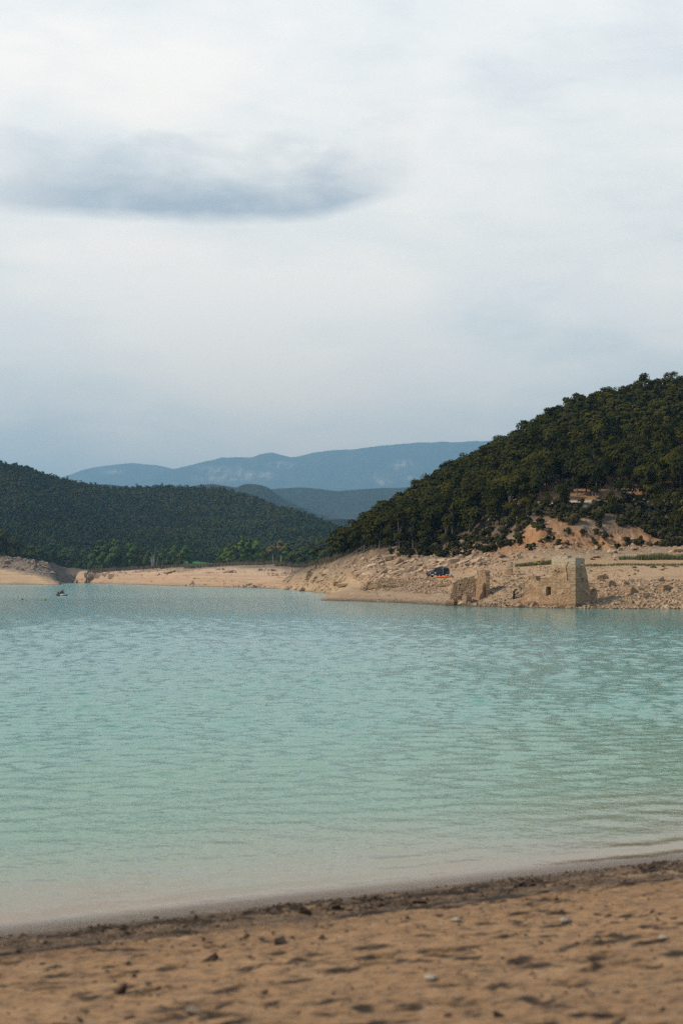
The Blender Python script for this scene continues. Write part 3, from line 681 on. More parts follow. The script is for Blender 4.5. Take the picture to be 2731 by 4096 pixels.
tree('tree', 'pale olive tree left of the bare white tree', 'tree', 584, 1070, 2194, 36, 'olive', 'round')
tree('poplar_tree', 'slim green tree directly right of the bare white tree', 'tree', 650, 1050, 2188, 30, 'green', 'column')
tree('tree', 'short bushy green tree below the slim tree near the bare white tree', 'tree', 678, 1030, 2218, 36, 'dull', 'dome')
tree('tree', 'green tree left of the meadow, left half of the leafy pair', 'tree', 700, 1030, 2190, 46, 'green', 'round', 520)
tree('tree', 'green tree touching the left end of the green meadow', 'tree', 738, 1025, 2186, 44, 'green', 'round', 520)
tree('tree', 'brownish bare shrub-like tree in front of the leafy pair by the meadow', 'tree', 722, 1000, 2224, 30, 'brown', 'dome', 300)
for u, top, w, lb in ((938,2176,30,'yellow green poplar at the left end of the poplar row'),(968,2155,34,'tallest yellow green poplar of the row behind the reeds'),(994,2164,28,'slim yellow green poplar right of the tallest poplar'),(1022,2161,44,'broad green poplar at the right end of the poplar row')):
    tree('poplar_tree', lb, 'poplar tree', u, 950, top, w, 'lime', 'column', 900, low=.04, nc=22)
tree('tree', 'low light green tree at the left foot of the poplar row', 'tree', 916, 945, 2216, 36, 'lime', 'dome', 300, low=.02)
tree('tree', 'small light green tree at the right foot of the poplar row', 'tree', 1042, 935, 2222, 18, 'lime', 'round', 200, low=.02)
tree('pine_tree', 'dark pointed pine between the poplar row and the tan tree', 'pine tree', 1062, 960, 2170, 46, 'dull', 'cone', 520)
tree('tree', 'tan leaved tree with pale trunk, left one of the tan pair beyond the reeds', 'tree', 1090, 880, 2190, 40, 'tanleaf', 'dome', 420, 'palebark', low=.35)
tree('tree', 'tall tan leaved tree with pale trunk, right one of the tan pair', 'tree', 1122, 885, 2174, 58, 'tanleaf', 'dome', 620, 'palebark', low=.33)
for u, top, w, Y, lb in ((1172,2166,54,760,'dark green tree directly right of the tan pair'),(1208,2172,50,740,'dark green tree second right of the tan pair'),(1246,2168,54,700,'dark green tree halfway between the tan pair and the right hill'),(1285,2158,52,650,'dark green tree behind the olive bush at the hill foot'),(1325,2150,54,560,'dark tall tree closest to the low left end of the right hill'),(1362,2140,56,520,'dark tree overlapping the low left end of the pine hill')):
    tree('tree', lb, 'tree', u, Y, top, w, 'oak' if u % 2 else 'dull', 'dome', 620, low=.08)
tree('tree', 'olive green bushy tree at the foot of the dark trees by the right hill', 'tree', 1292, 600, 2206, 36, 'olive', 'dome', 320, low=.03)
for u, Y, top, w, mt, lb in ((262,1224,2196,30,'green','small green tree between the little green tree and the dull round tree'),(372,1100,2196,40,'green','green tree at the left side of the big green pair'),(490,1085,2192,44,'green','green tree filling the gap right of the big green pair'),(556,1080,2200,36,'olive','olive tree right of the tall deep green tree'),
    (632,1065,2206,26,'green','small green tree right behind the bare white tree'),(760,1030,2206,40,'green','green tree above the left part of the meadow'),(884,990,2206,40,'green','green tree between the meadow and the poplar row'),(905,970,2196,30,'lime','light green tree just left of the poplar row'),(1150,800,2186,40,'green','green tree close behind the tan pair')):
    tree('tree', lb, 'tree', u, Y, top, w, mt, 'dome', 620, low=.04, nc=16)
tp = []; M['thick'] = leaf('thicket_leaves', [(.022,.040,.013),(.04,.07,.018),(.06,.10,.024),(.075,.085,.032),(.07,.06,.035)], True)
for _ in range(560):
    u = rg.uniform(235, 1370); Y = float(np.interp(u, [235,340,420,600,760,1100,1250,1370], [1225,1215,1110,1085,1045,985,800,560]))+rg.uniform(-14, 40)
    if 742 < u < 872: continue
    z = G(X(u, Y), Y)
    if z > 2: tp.append((X(u, Y), Y, z-.3, rg.uniform(.3,1.05)*(1 if u < 1200 else .75), float(np.clip(.45+fbm(np.array(u/35.), np.array(1.), 611, 2)*1.6+rg.normal()*.14, 0, 1))))
TV = [crown_arrays(rg, w, h, 8, 130, .42, sh) for w, h, sh in ((6.5,6.6,'dome'),(5.2,8.,'round'),(5.8,7.2,'dome'))]
V, T = merge_stuff(TV, [t[:3] for t in tp], [t[3] for t in tp], rg.uniform(0,6.28,len(tp)), [t[4] for t in tp], rg.integers(0,3,len(tp)))
tag(link('thicket', np_mesh('thicket', V, quads(len(V)//4), False, {'tint': T}), M['thick']), 'soft green belt of thicket between the dry reeds and the left hill', 'thicket', kind='stuff')
dt = thing('dead_tree', 'bare white dead tree among the green trees behind the reeds', 'dead tree', tuple(on(618, 1060)), 0)
dm = MB(); rq = random.Random(9)
for k in range(16):
    a = rq.uniform(0, 6.28); x0 = rq.uniform(-3.2, 3.2); dm.tube((x0*.4, 0, -.3), (x0, math.cos(a)*.8, rq.uniform(5, 13)), .22, .07, 5)
dm.build('trunk', M['palebark'], dt)
# meadow
mv = MB(); rows = []
for u, y0, y1 in ((735,2262,2240),(765,2262,2244),(800,2261,2247),(835,2260,2252),(870,2261,2257)):
    rows.append((mv.bm.verts.new((X(u,985),985,ZZ(985,y0)+.05)), mv.bm.verts.new((X(u,1090),1090,ZZ(1090,y1)))))
for a, b in zip(rows, rows[1:]): mv.bm.faces.new((a[0], b[0], b[1], a[1]))
tag(mv.build('meadow', plain('meadow_grass', (.03,.15,.03), .9, .1, var=.3, scale=.3)), kind='structure')
# dry reeds and grass strips
def blades(name, mats, spec, label, cat, rgseed):
    rq = np.random.default_rng(rgseed); Vs = []; Ts = []
    for (u0, u1, Ya, Yb, h0, h1, n, wd) in spec:
        for _ in range(n):
            u = rq.uniform(u0, u1); Y = rq.uniform(Ya, Yb); x = X(u, Y); z = G(x, Y)
            if z < -5: continue
            if 'reed' in name and fbm(np.array(u/60.), np.array(Y/60.), 300, 2) > .2: continue
            h = rq.uniform(h0, h1)*(1+.5*float(fbm(np.array(x/3.), np.array(Y/3.), 310, 2))); a = rq.uniform(0, PI); dx, dy = math.cos(a)*wd*rq.uniform(.5,1), math.sin(a)*wd; lx, ly = rq.normal(size=2)*h*.16
            Vs += [(x-dx, Y-dy, z-.1), (x+dx, Y+dy, z-.1), (x+dx*.3+lx, Y+dy*.3+ly, z+h), (x-dx*.3+lx, Y-dy*.3+ly, z+h)]; Ts += [rq.random()]*4
    V = np.array(Vs)
    return tag(link(name, np_mesh(name, V, quads(len(V)//4), False, {'tint': np.array(Ts)}), mats), label, cat, kind='stuff')
reedm = leaf('dry_reed_stems', [(.13,.09,.06),(.19,.135,.09),(.25,.18,.12)], True, False)
grassm = leaf('grass_blades', [(.075,.095,.03),(.12,.135,.05),(.24,.19,.11)], True, False)
blades('dry_reeds', reedm, [(305,640,1040,1080,1.6,3.4,2600,.25),(640,760,960,1000,1.5,2.6,600,.22),(740,1110,850,900,1.2,2.6,2600,.2),(1100,1235,730,770,.8,2.6,1800,.14),(1235,1360,540,600,.6,2.2,2400,.09),(1225,1420,425,450,.4,1.4,2600,.05)], 'brown band of dry reeds between the sandy shore and the trees', 'dry reeds', 1)
blades('green_grass', grassm, [(2474,2560,267,270,.15,.7,500,.06),(2545,2900,266,271,.3,1.2,3400,.06),(2339,2760,246,249,.15,.4,1500,.06),(2058,2203,262,267,.3,.7,1100,.07)], 'green strip of grass along the terrace behind the ruins', 'grass', 2)
# small bushes of the terrace
GC = [np_mesh('low_bush', crown_arrays(rg, 1.6, .8, 6, 130, .12, 'dome'), quads(130)) for _ in range(2)]
for me in GC: me.materials.append(M['lowgreen'])
YC = np_mesh('broom_bush', crown_arrays(rg, 2.0, .9, 8, 240, .10, 'dome'), quads(240)); YC.materials.append(M['yellow'])
def px_shrub(u, y, s, label, crown=None, group=None, sz=.6):
    Y, z = A.hit(u, y, 200); shrub(X(u, Y), Y, z, s, label, group, crown or rp.choice(GC), 'bush', 'bush', sz)
px_shrub(2158, 2262, 1.0, 'yellow flowering bush behind the ruined tower', YC, sz=1.)
for u, y, s, lb in ((1867,2267,.9,'left one of three low green bushes on the terrace right of the vehicle'),(1903,2265,1.2,'middle and largest of three low green bushes right of the vehicle'),(1946,2260,.8,'right one of three low green bushes right of the vehicle'),
    (2373,2241,.9,'green bush on the terrace just right of the tower top'),(2367,2265,1.1,'bright green bush beside the tower, at the left end of the dark plant line'),(2463,2243,.8,'yellowish bush below the white block on the terrace')):
    px_shrub(u, y, s, lb)
for u, y in ((2412,2264),(2447,2264),(2562,2264),(2534,2274),(2609,2274),(2655,2268),(2682,2267),(2708,2271),(2663,2276),(2642,2283),(2545,2283),(2590,2265)):
    px_shrub(u, y, rp.uniform(.5,1.), 'small flat green bush scattered on the pale terrace at the right', None, 'small bushes scattered on the terrace', .45)
# ------------------------------------------------------------------ rocks
def hull_pts(rq, dims, n=16, chop=.3):
    P = []
    for _ in range(n):
        v = rq.uniform(-1, 1, 3); v = np.sign(v)*np.abs(v)**.45
        P.append(v*np.array(dims)/2*rq.uniform(1-chop, 1, 3))
    return P
rr_ = np.random.default_rng(77)
def rock_mesh(dims, n=18):
    me = MB().hull(hull_pts(rr_, dims, n)).mesh('boulder'); me.materials.append(M['rock']); return me
RM = [rock_mesh(d) for d in ((1.,.8,.42),(1.,.7,.55),(1.,.85,.35),(1.,.6,.6),(1.,.9,.7),(1.2,.7,.3),(1.,.75,.5),(1.1,.8,.45))]
def boulder(u, y, wpx, hpx, tilt, label, group=None, ymin=0, me=None, yaw=None, land=None):
    Y, z = (land or A).hit(u, y, ymin); w = wpx*Y/F; h = hpx*Y/F
    o = link('boulder', me or rp.choice(RM)); tag(o, label, 'boulder', group)
    o.scale = (w, w*.9, h/.5); o.rotation_euler = (R(rp.uniform(-8,8)), R(-tilt), rp.uniform(-.5,.5) if yaw is None else yaw)
    o.location = (X(u, Y), Y, z+h*.25); return o
zx = lambda zx_, zy_: (1250+zx_*.41454, 2150+zy_*.41454)
NAMED = [(328,430,215,90,12,'huge wedge shaped slab above the spit, left of the dry stone wall'),(500,358,110,75,5,'blocky boulder with a flat face beside the tilted slab, above the dry stone wall'),(660,340,150,55,28,'big tilted slab leaning up to the right above the dry stone wall'),
 (650,240,95,55,25,'rounded brown boulder in the middle of the boulder slope'),(470,170,50,50,0,'upright pale block at the top left of the boulder slope under the pines'),(565,360,70,30,25,'thin pale slab between the blocky boulder and the tilted slab'),(740,335,80,30,30,'pale thin slab right of the big tilted slab'),
 (245,490,75,35,5,'pale boulder at the waterline below the huge wedge slab'),(275,465,45,18,0,'small white flat stone under the front of the huge wedge slab'),(130,325,80,55,15,'pale cracked boulder at the left end of the boulder slope'),(30,385,50,35,0,'rounded tan boulder low on the left end of the slope'),
 (830,260,110,35,25,'long pale slab in the upper middle of the boulder slope'),(905,235,90,35,32,'steep pale slab near the top middle of the boulder slope'),(935,180,40,28,0,'small pale boulder under the pines near the top of the slope'),(815,155,50,40,20,'pale boulder touching the pines at the top of the slope'),
 (1040,260,95,28,28,'pale slab on the slope left of the awning pole'),(1150,255,130,30,25,'long thin slab directly behind the awning of the vehicle'),(1365,262,105,45,8,'large pale block on the terrace right of the vehicle'),(1405,200,75,30,25,'long slab uphill of the large pale block'),(1450,150,65,40,20,'boulder with a dark underside below the pines'),(1520,118,75,28,22,'tilted slab highest on the slope under the pines'),(1350,135,60,22,28,'narrow pale slab left of the boulder with a dark underside')]
for x, y, w, h, t, lb in NAMED:
    u, yp = zx(x, y+h*.45); boulder(u, yp, w*.41, h*.41*.9, t, lb)
Z4 = lambda a, b: (2250+a*.30676, 2100+b*.30676)
for x, y, w, h, t, lb, sh in ((690,405,75,60,0,'white block standing at the left end of the green grass strip',4),(740,310,95,60,8,'pale boulder in front of the orange cliff, left one of the pair',1),(640,275,85,35,5,'flat boulder left of the pair in front of the orange cliff',0),(940,320,130,55,0,'broad pale ledge block under the orange cliff at the right',2),(915,245,70,40,0,'pale rounded boulder on top of the broad ledge block',4),(430,418,130,30,0,'dark hollow flat rock above the tower top',2),(1500,320,190,80,12,'pale rock outcrop at the right border above the grass strip',0)):
    u, yp = Z4(x, y+h*.4); boulder(u, yp, w*.307, h*.307, t, lb, me=RM[sh])
k = 0
while k < 215:      # the rest of the boulder slope
    u = rp.uniform(1140, 2060); kk = rp.betavariate(1.6, 1.6)*2.6+4.3
    if u < 1420: kk = rp.uniform(4.0, 6.8)
    if u > 1680 and kk < 5.1: continue
    if rp.random() > np.interp(u, [1140,1300,1700,1900,2060],[.7,1,.9,.5,.25]): continue
    i = int((u-A.U[0])/(A.U[1]-A.U[0])); Y = np.interp(kk, A.tt, A.Y[i]); z = np.interp(kk, A.tt, A.Z[i])
    if B.z(u, Y) > z+.2 or z < -.1: continue
    w = rp.choice((.8,.95,1.1,1.4,1.7,2.2,2.9))*rp.uniform(.85,1.25)
    o = link('boulder', rp.choice(RM)); tag(o, 'angular tan boulder lying among many on the rocky slope below the pines' if u > 1400 else 'angular pale boulder on the rocky point at the left end of the boulder slope', 'boulder', 'boulders on the slope below the pines' if u > 1400 else 'boulders on the rocky point')
    o.scale = (w, w*rp.uniform(.6,1), w*rp.uniform(.6,1.1)); o.rotation_euler = (R(rp.uniform(-15,15)), R(rp.uniform(-38,-5)), rp.uniform(-.9,.9)); o.location = (X(u, Y), Y, z+w*.12); k += 1
SB = [rock_mesh(d) for d in ((1.4,1.,.5),(1.2,1.,.65))]
# blocks of the outcrop on the sandy shore and its stray stones
for x, y, w, h, t, lb in ((775,450,40,45,0,'leftmost block of the broken ledge on the sandy point'),(825,450,65,44,-5,'second block of the broken ledge on the sandy point'),(890,455,65,42,0,'third block of the broken ledge on the sandy point'),(945,442,70,28,3,'flat right block of the broken ledge on the sandy point'),(1000,458,60,45,0,'lone triangular block right of the broken ledge')):
    u, yp = x*.4464, 2100+(y+h*.35)*.4464; boulder(u, yp, w*.46, h*.46, t, lb, land=B, me=SB[1], yaw=.1)
for x, y, w, h, t, lb in ((80,420,110,30,8,'pale layered outcrop at the left crest of the sandy shore'),(1240,575,60,50,20,'tall boulder at the water on the rocky point'),(1110,575,70,35,10,'flat pale boulder dipping into the water at the tip of the rocky point'),(970,562,90,14,0,'low pale slab at the waterline of the sandy shore'),(765,535,70,28,5,'dark layered ledge near the waterline of the sandy shore')):
    u, yp = 650+x*.4464, 2100+(y+h*.4)*.4464; boulder(u, yp, w*.45, h*.45, t, lb, land=B if x < 1050 else A, me=SB[0])
def scatter(name, matname, label, cat, seed, n, fn, flat=.6, variants=7):
    rq = np.random.default_rng(seed); VS = []
    for _ in range(variants):
        b = bmesh.new()
        for p in hull_pts(rq, (1,rq.uniform(.6,.9),rq.uniform(.4,.8)*flat/.6), 9): b.verts.new(p)
        bmesh.ops.convex_hull(b, input=b.verts); bmesh.ops.triangulate(b, faces=b.faces)
        b.verts.ensure_lookup_table(); b.verts.index_update()
        used = {v.index for f in b.faces for v in f.verts}; 
        co = np.array([v.co[:] for v in b.verts]); fa = np.array([[v.index for v in f.verts] for f in b.faces]); VS.append((co, fa)); b.free()
    Vs = []; Fs = []; Ts = []; base = 0; made = 0; tries = 0
    while made < n and tries < n*12:
        tries += 1
        r = fn(rq)
        if r is None: continue
        x, y, z, s = r
        co, fa = VS[rq.integers(len(VS))]
        e = Matrix.Rotation(rq.uniform(0,6.28), 3, 'Z') @ Matrix.Rotation(R(rq.uniform(-45,10)), 3, 'Y') @ Matrix.Rotation(R(rq.uniform(-25,25)), 3, 'X')
        c2 = co @ np.array(e).T * s + np.array([x, y, z+s*.1])
        Vs.append(c2); Fs.append(fa+base); Ts.append(np.full(len(co), rq.random())); base += len(co); made += 1
    return tag(link(name, np_mesh(name, np.concatenate(Vs), np.concatenate(Fs), False, {'tint': np.concatenate(Ts)}), M[matname]), label, cat, kind='stuff')
def bank_pt(u, kk):
    i = int((u-A.U[0])/(A.U[1]-A.U[0])); return np.interp(kk, A.tt, A.Y[i]), np.interp(kk, A.tt, A.Z[i])
def f_slope(q):
    u = q.uniform(1130, 2740); kk = q.uniform(4.05, 6.9)
    if 4.2 < kk < 5.05 and u > 1560 and q.random() < .93: return None
    if u > 2080 and q.random() < (.55 if kk > 5.5 else .9): return None
    if u > 2080 and kk > 6.35: return None
    Y, z = bank_pt(u, kk)
    if z < -.1 or B.z(u, Y) > z+.1: return None
    if fbm(np.array(u/40), np.array(kk*3), 401, 3) < -.12: return None
    return X(u, Y), Y, z, .16+q.exponential(.30)
def f_rub(q):
    u = q.uniform(1440, 2760); kk = q.uniform(1.05, 4.05)
    if u < 1800 and kk < 2.3 and q.random() < .93: return None
    if 2580 < u and 3.4 < kk and q.random() < .5: return None
    Y, z = bank_pt(u, kk)
    if z < -.05: return None
    if fbm(np.array(u/50), np.array(kk*2.5), 409, 3) < -.24: return None
    return X(u, Y), Y, z, .10+q.exponential(.15)
def f_ruin(q):       # house rubble spilling up the terrace behind the ruins
    u = q.uniform(1900, 2560); kk = q.uniform(3.6, 4.75)
    if u > 2300 and q.random() < (u-2300)/300: return None
    Y, z = bank_pt(u, kk); return X(u, Y), Y, z, .1+q.exponential(.16)
def f_left(q):
    u = q.uniform(-150, 330); kk = q.uniform(4.1, 6.6)
    i = int((u-C.U[0])/(C.U[1]-C.U[0])); Y = np.interp(kk, C.tt, C.Y[i]); z = np.interp(kk, C.tt, C.Z[i])
    if z < .1: return None
    return X(u, Y), Y, z, .5+q.exponential(.8)
def f_mid(q):
    u = q.uniform(320, 1180); kk = q.choice([q.uniform(1.0,1.4), q.uniform(4.0,5.4), q.uniform(4.0,5.4), q.uniform(1,5)])
    i = int((u-B.U[0])/(B.U[1]-B.U[0])); Y = np.interp(kk, B.tt, B.Y[i]); z = np.interp(kk, B.tt, B.Z[i])
    if z < 0 or fbm(np.array(u/40), np.array(kk*2), 421, 3) < .04: return None
    return X(u, Y), Y, z, .25+q.exponential(.45)
scatter('rock_debris', 'rubble', 'loose broken rock covering the slope below the pines', 'rock debris', 501, 5200, f_slope)
scatter('house_rubble', 'rubble', 'collapsed house stones covering the waterside around the ruins', 'rubble', 503, 19000, f_rub)
scatter('terrace_rubble', 'rubble', 'tumbled stones on the terrace behind the ruined tower', 'rubble', 505, 2600, f_ruin)
scatter('broken_slabs', 'graystone', 'brown broken slabs on the dark bank below the left oaks', 'broken slabs', 507, 1500, f_left, .35)
scatter('shore_stones', 'rubble', 'stones strewn over the sandy middle shore', 'stones', 509, 2600, f_mid)
def f_peb(q):
    l = q.uniform(-2.5, 13); nn = abs(q.normal(.9,.7)) if q.random() < .5 else q.uniform(.2, 11)
    x = P0[0]+l*dS[0]+nn*nS[0]; y = P0[1]+l*dS[1]+nn*nS[1]; return x, y, beach_z(x, y), .012+q.exponential(.016)
scatter('beach_pebbles', 'pebble', 'small pebbles and clods strewn over the brown foreground beach', 'pebbles', 511, 5200, f_peb)
def f_clod(q):
    if q.random() < .16:
        l = q.uniform(-2.5, 13); nn = q.uniform(1.6, 11.5); x = P0[0]+l*dS[0]+nn*nS[0]; y = P0[1]+l*dS[1]+nn*nS[1]
        if float(fbm(np.array(l/.9), np.array(nn/.5), 446, 3)) < .04: return None
        return x, y, beach_z(x, y)-.016, .025+q.exponential(.028)
    l = q.uniform(-2.5, 13); n0 = q.choice([.6,.75,1.4], p=[.4,.3,.3]); nn = n0+float(fbm(np.array(l/2.2), np.array(0.), 31 if n0 < 1 else 33, 3))*.5+q.normal()*.16
    if float(fbm(np.array(l/.5), np.array(3.), 440, 3)) < .0: return None
    x = P0[0]+l*dS[0]+nn*nS[0]; y = P0[1]+l*dS[1]+nn*nS[1]; return x, y, beach_z(x, y)-.014, .02+q.exponential(.026)
M['clod'] = rock_mat('wet_clods', (.06,.04,.025), (.085,.055,.036), (.12,.08,.05), 8, True)
scatter('mud_clods', 'clod', 'dark wet clods and plant scraps along the waterline of the beach', 'mud clods', 513, 4200, f_clod, .4)
for u, y, wpx, lb in ((1825,3688,46,'white stone on the beach, left of the two white stones in the middle'),(2258,3690,52,'white stone on the beach, right one with a bright top'),(1722,3922,62,'pale flat stone low on the beach near the bottom of the photo'),(2650,3760,40,'pale brown stone near the right border of the beach'),(1080+240,3917,24,'small pale stone left of the low flat stone on the beach')):
    best = None
    for Y in np.arange(8, 20, .02):
        zz = beach_z(X(u, Y), Y)
        if HY-(zz-H)*F/Y <= y: best = (Y, zz); break
    Y, zz = best; w = wpx*Y/F
    o = link('beach_stone', MB().hull([Vector(v/np.linalg.norm(v)*np.array((w*.5,w*.4,w*.24))*rr_.uniform(.85,1.05)) for v in rr_.normal(size=(40,3))]).mesh('beach_stone', True), M['whitestone']); tag(o, lb, 'stone'); o.location = (X(u, Y), Y, zz+w*.16)
# ------------------------------------------------------------------ ruins
def inpoly(px, py, poly):
    r = False; j = len(poly)-1
    for i in range(len(poly)):
        (xi, yi), (xj, yj) = poly[i], poly[j]
        if (yi > py) != (yj > py) and px < (xj-xi)*(py-yi)/(yj-yi)+xi: r = not r
        j = i
    return r
def wall(name, parent, a, b, polys, holes=(), thick=.55, cell=.12, seed=0, mat_=None, jit=.32, rec=.42, through=()):
    """masonry wall standing on the ground line a-b; outlines are given along sight lines (u, row)"""
    A_ = Vector((X(*a), a[1], 0)); B_ = Vector((X(*b), b[1], 0)); d = (B_-A_).normalized(); nv = Vector((d.y, -d.x, 0))
    if nv.y > 0: nv = -nv
    def cv(p):
        r = Vector(((p[0]-CX)/F, 1, 0)); t = A_.dot(nv)/r.dot(nv); q = r*t
        return (q-A_).dot(d), ZZ(t, p[1])
    P = [[cv(p) for p in q] for q in polys]; Hs = [([cv(p) for p in q[0]], q[1]) if isinstance(q[1], float) else ([cv(p) for p in q], rec) for q in holes]
    S = [p[0] for q in P for p in q]; Zv = [p[1] for q in P for p in q]
    s0, z0 = min(S), min(Zv); ns, nz = int((max(S)-s0)/cell)+2, int((max(Zv)-z0)/cell)+2
    rq = np.random.default_rng(seed); J = rq.uniform(-jit, jit, (ns+1, nz+1, 2))*cell; JD = rq.uniform(-.05, .05, (ns+1, nz+1))
    dep = -np.ones((ns, nz))
    for i in range(ns):
        for j in range(nz):
            c = (s0+(i+.5)*cell, z0+(j+.5)*cell)
            if any(inpoly(*c, q) for q in P):
                dep[i,j] = 0
                for h, r_ in Hs:
                    if inpoly(*c, h): dep[i,j] = min(r_, thick*.9)
                if any(inpoly(*c, [cv(p) for p in q]) for q in through): dep[i,j] = -1
    V = []; Q = []
    def pt(i, j, dd):
        return ((i*cell+s0+J[i,j,0]), dd+(JD[i,j] if dd < thick-.01 else 0), z0+j*cell+J[i,j,1])
    def quad(*ps):
        k = len(V); V.extend(ps); Q.append((k,k+1,k+2,k+3))
    for i in range(ns):
        for j in range(nz):
            e = dep[i,j]
            if e < 0: continue
            quad(pt(i,j,e), pt(i+1,j,e), pt(i+1,j+1,e), pt(i,j+1,e)); quad(pt(i,j,thick), pt(i,j+1,thick), pt(i+1,j+1,thick), pt(i+1,j,thick))
            for di, dj, c0, c1 in ((-1,0,(0,0),(0,1)),(1,0,(1,1),(1,0)),(0,-1,(1,0),(0,0)),(0,1,(0,1),(1,1))):
                i2, j2 = i+di, j+dj
                f = dep[i2,j2] if 0 <= i2 < ns and 0 <= j2 < nz else -1
                f = thick if f < 0 else f
                if f > e+1e-6:
                    quad(pt(i+c0[0],j+c0[1],e), pt(i+c0[0],j+c0[1],f), pt(i+c1[0],j+c1[1],f), pt(i+c1[0],j+c1[1],e))
    me = np_mesh(name, np.array(V), np.array(Q))
    bm = bmesh.new(); bm.from_mesh(me); bmesh.ops.remove_doubles(bm, verts=bm.verts, dist=1e-4); bmesh.ops.recalc_face_normals(bm, faces=bm.faces); bm.to_mesh(me); bm.free()
    o = link(name, me, mat_ or M['wall']); Mx = Matrix(((d.x, -nv.x, 0, A_.x), (d.y, -nv.y, 0, A_.y), (0,0,1,0), (0,0,0,1)))
    if parent is not None: o.parent = parent; Mx = Matrix.Translation(parent.location).inverted() @ Mx
    o.matrix_local = Mx
    return o
Z3 = lambda L: [(1750+a*.44643, 2180+b*.44643) for a, b in L]
Z2 = lambda L: [(1650+a*.28699, 2180+b*.28699) for a, b in L]
Q4 = lambda L: [(2250+a*.30676, 2100+b*.30676) for a, b in L]
tw = thing('ruined_tower', 'tall broken ochre stone tower with a dark window and a jagged crack at the water', 'ruined tower', (X(2299,185), 185, 0))
crack = [(1165,150),(1173,152),(1160,185),(1152,200),(1156,235),(1164,255),(1166,322),(1157,322),(1156,262),(1146,235),(1143,200),(1152,180)]
sq = lambda x, y, s=8: [(x-s,y-s),(x+s,y-s),(x+s,y+s),(x-s,y+s)]
wall('front_wall', tw, (2299,185), (2055,195.5), [Z3([(690,520),(700,495),(745,480),(790,420),(800,345),(822,328),(830,278),(872,272),(882,322),(930,328),(950,305),(1000,292),(1020,280),(1019,205),(1022,150),(1019,112),(1060,100),(1105,108),(1158,98),(1166,122),(1185,120),(1212,124),(1230,116),(1231,585),(690,585)])],
     [(Z3(sq(1052,228)), .3),(Z3(sq(1081,240,7)), .3),(Z3(sq(1112,242,7)), .3),(Z3(sq(1025,180,7)), .3),(Z3(crack), .3),(Z3([(1195,355),(1222,355),(1222,362),(1204,366),(1206,420),(1222,440),(1218,470),(1200,480),(1196,500),(1188,470),(1198,440),(1192,400)]), .25),(Z3([(1112,430),(1200,430),(1200,437),(1112,437)]), .12)],
     thick=.75, cell=.11, seed=3, through=[Z3([(967,384),(985,371),(1006,374),(1013,388),(1013,447),(967,452)])])
wall('side_wall', tw, (2299.6,184.9), (2392,189), [Z3([(1232,585),(1231,118),(1248,114),(1265,118),(1268,150),(1276,190),(1300,192),(1303,178),(1316,185),(1330,235),(1341,292),(1352,350),(1362,402),(1384,432),(1398,420),(1422,392),(1427,440),(1432,520),(1438,585)])],
     [(Z3(sq(1252,436,7)), .3),(Z3(sq(1330,436,7)), .3),(Z3([(1287,297),(1301,297),(1301,314),(1287,314)]), .35),(Z3([(1287,316),(1303,316),(1303,347),(1285,347)]), .12),(Z3(sq(1379,436,6)), .3)], thick=.7, cell=.11, seed=5)
wall('inner_pier', tw, (2312,187.2), (2341,188.6), [Z3([(1264,250),(1268,120),(1290,112),(1312,116),(1318,190),(1318,250)])], thick=.8, cell=.11, seed=6)
wn_ = MB(); wn_.box((0,0,0), (1.9,.2,2.2)); wo = wn_.build('window_shade_plate', M['darkhole'], tw);  # dark plate added behind the opening to paint its unlit interior
_a = Vector((X(2299,185),185,0)); _b = Vector((X(2055,195.5),195.5,0)); _d = (_b-_a).normalized(); 
_n = Vector((_d.y,-_d.x,0)); _n = -_n if _n.y > 0 else _n
_r = Vector(((2192-CX)/F,1,0)); _t = _a.dot(_n)/_r.dot(_n)
wo.location = _r*_t - _n*.95 + Vector((0,0,ZZ(_t,2364))) - tw.location; wo.rotation_euler = (0,0,math.atan2(_d.y,_d.x))
rw = thing('ruined_wall', 'shaded ochre wall with a sloping top and a small slot window, left of the tower', 'ruined wall', (X(1801,204.5),204.5,0))
wall('wall', rw, (1798,205.2), (1900,204.7), [Z2([(520,770),(525,725),(548,625),(570,530),(595,508),(660,487),(760,452),(858,428),(866,470),(868,770)])], [(Z2([(650,532),(669,532),(669,572),(650,572)]), .4),(Z2([(672,678),(690,678),(690,714),(672,714)]), .3)], thick=.6, cell=.11, seed=11)
blk = MB().box((0,0,0), (.62,.25,.55), bev=.04).build('stone_block', M['rock'], rw); blk.location = Vector((X(1835.5,204.9), 204.9, ZZ(204.9,2379.5)))-rw.location
rp_ = thing('ruined_corner', 'tall broken corner of a house with a sunlit left face, right of the sloping wall', 'ruined corner', (X(1940,203),203,0))
wall('sunlit_wall', rp_, (1895,214), (1941,203.6), [Z2([(858,770),(862,700),(866,470),(880,455),(904,440),(905,362),(940,352),(985,356),(1012,352),(1014,470),(1014,770)])], [(Z2([(868,480),(884,470),(884,640),(868,700)]), .2),(Z2([(912,658),(935,658),(935,672),(912,672)]), .3)], thick=.6, cell=.11, seed=13)
wall('shaded_wall', rp_, (1906,202.6), (1957,204.6), [Z2([(925,780),(930,700),(962,660),(966,600),(972,545),(1005,520),(1012,470),(1012,440),(1046,435),(1048,470),(1060,540),(1064,780)])], thick=.55, cell=.11, seed=15)
r4 = thing('ruined_pillar', 'slim standing pillar of masonry behind the rubble between the tower and the sloping wall', 'ruined pillar', (X(2030,236),236,0))
wall('sunlit_face', r4, (2020,240), (2038,235), [Z2([(1296,440),(1305,320),(1306,236),(1335,230),(1354,238),(1354,440)])], [(Z2([(1322,305),(1334,305),(1334,395),(1322,395)]), .15)], thick=.5, cell=.12, seed=17)
wall('shaded_face', r4, (2038,234.9), (2050,236.5), [Z2([(1354,440),(1354,240),(1372,236),(1386,250),(1384,300),(1392,440)])], thick=.5, cell=.12, seed=18)
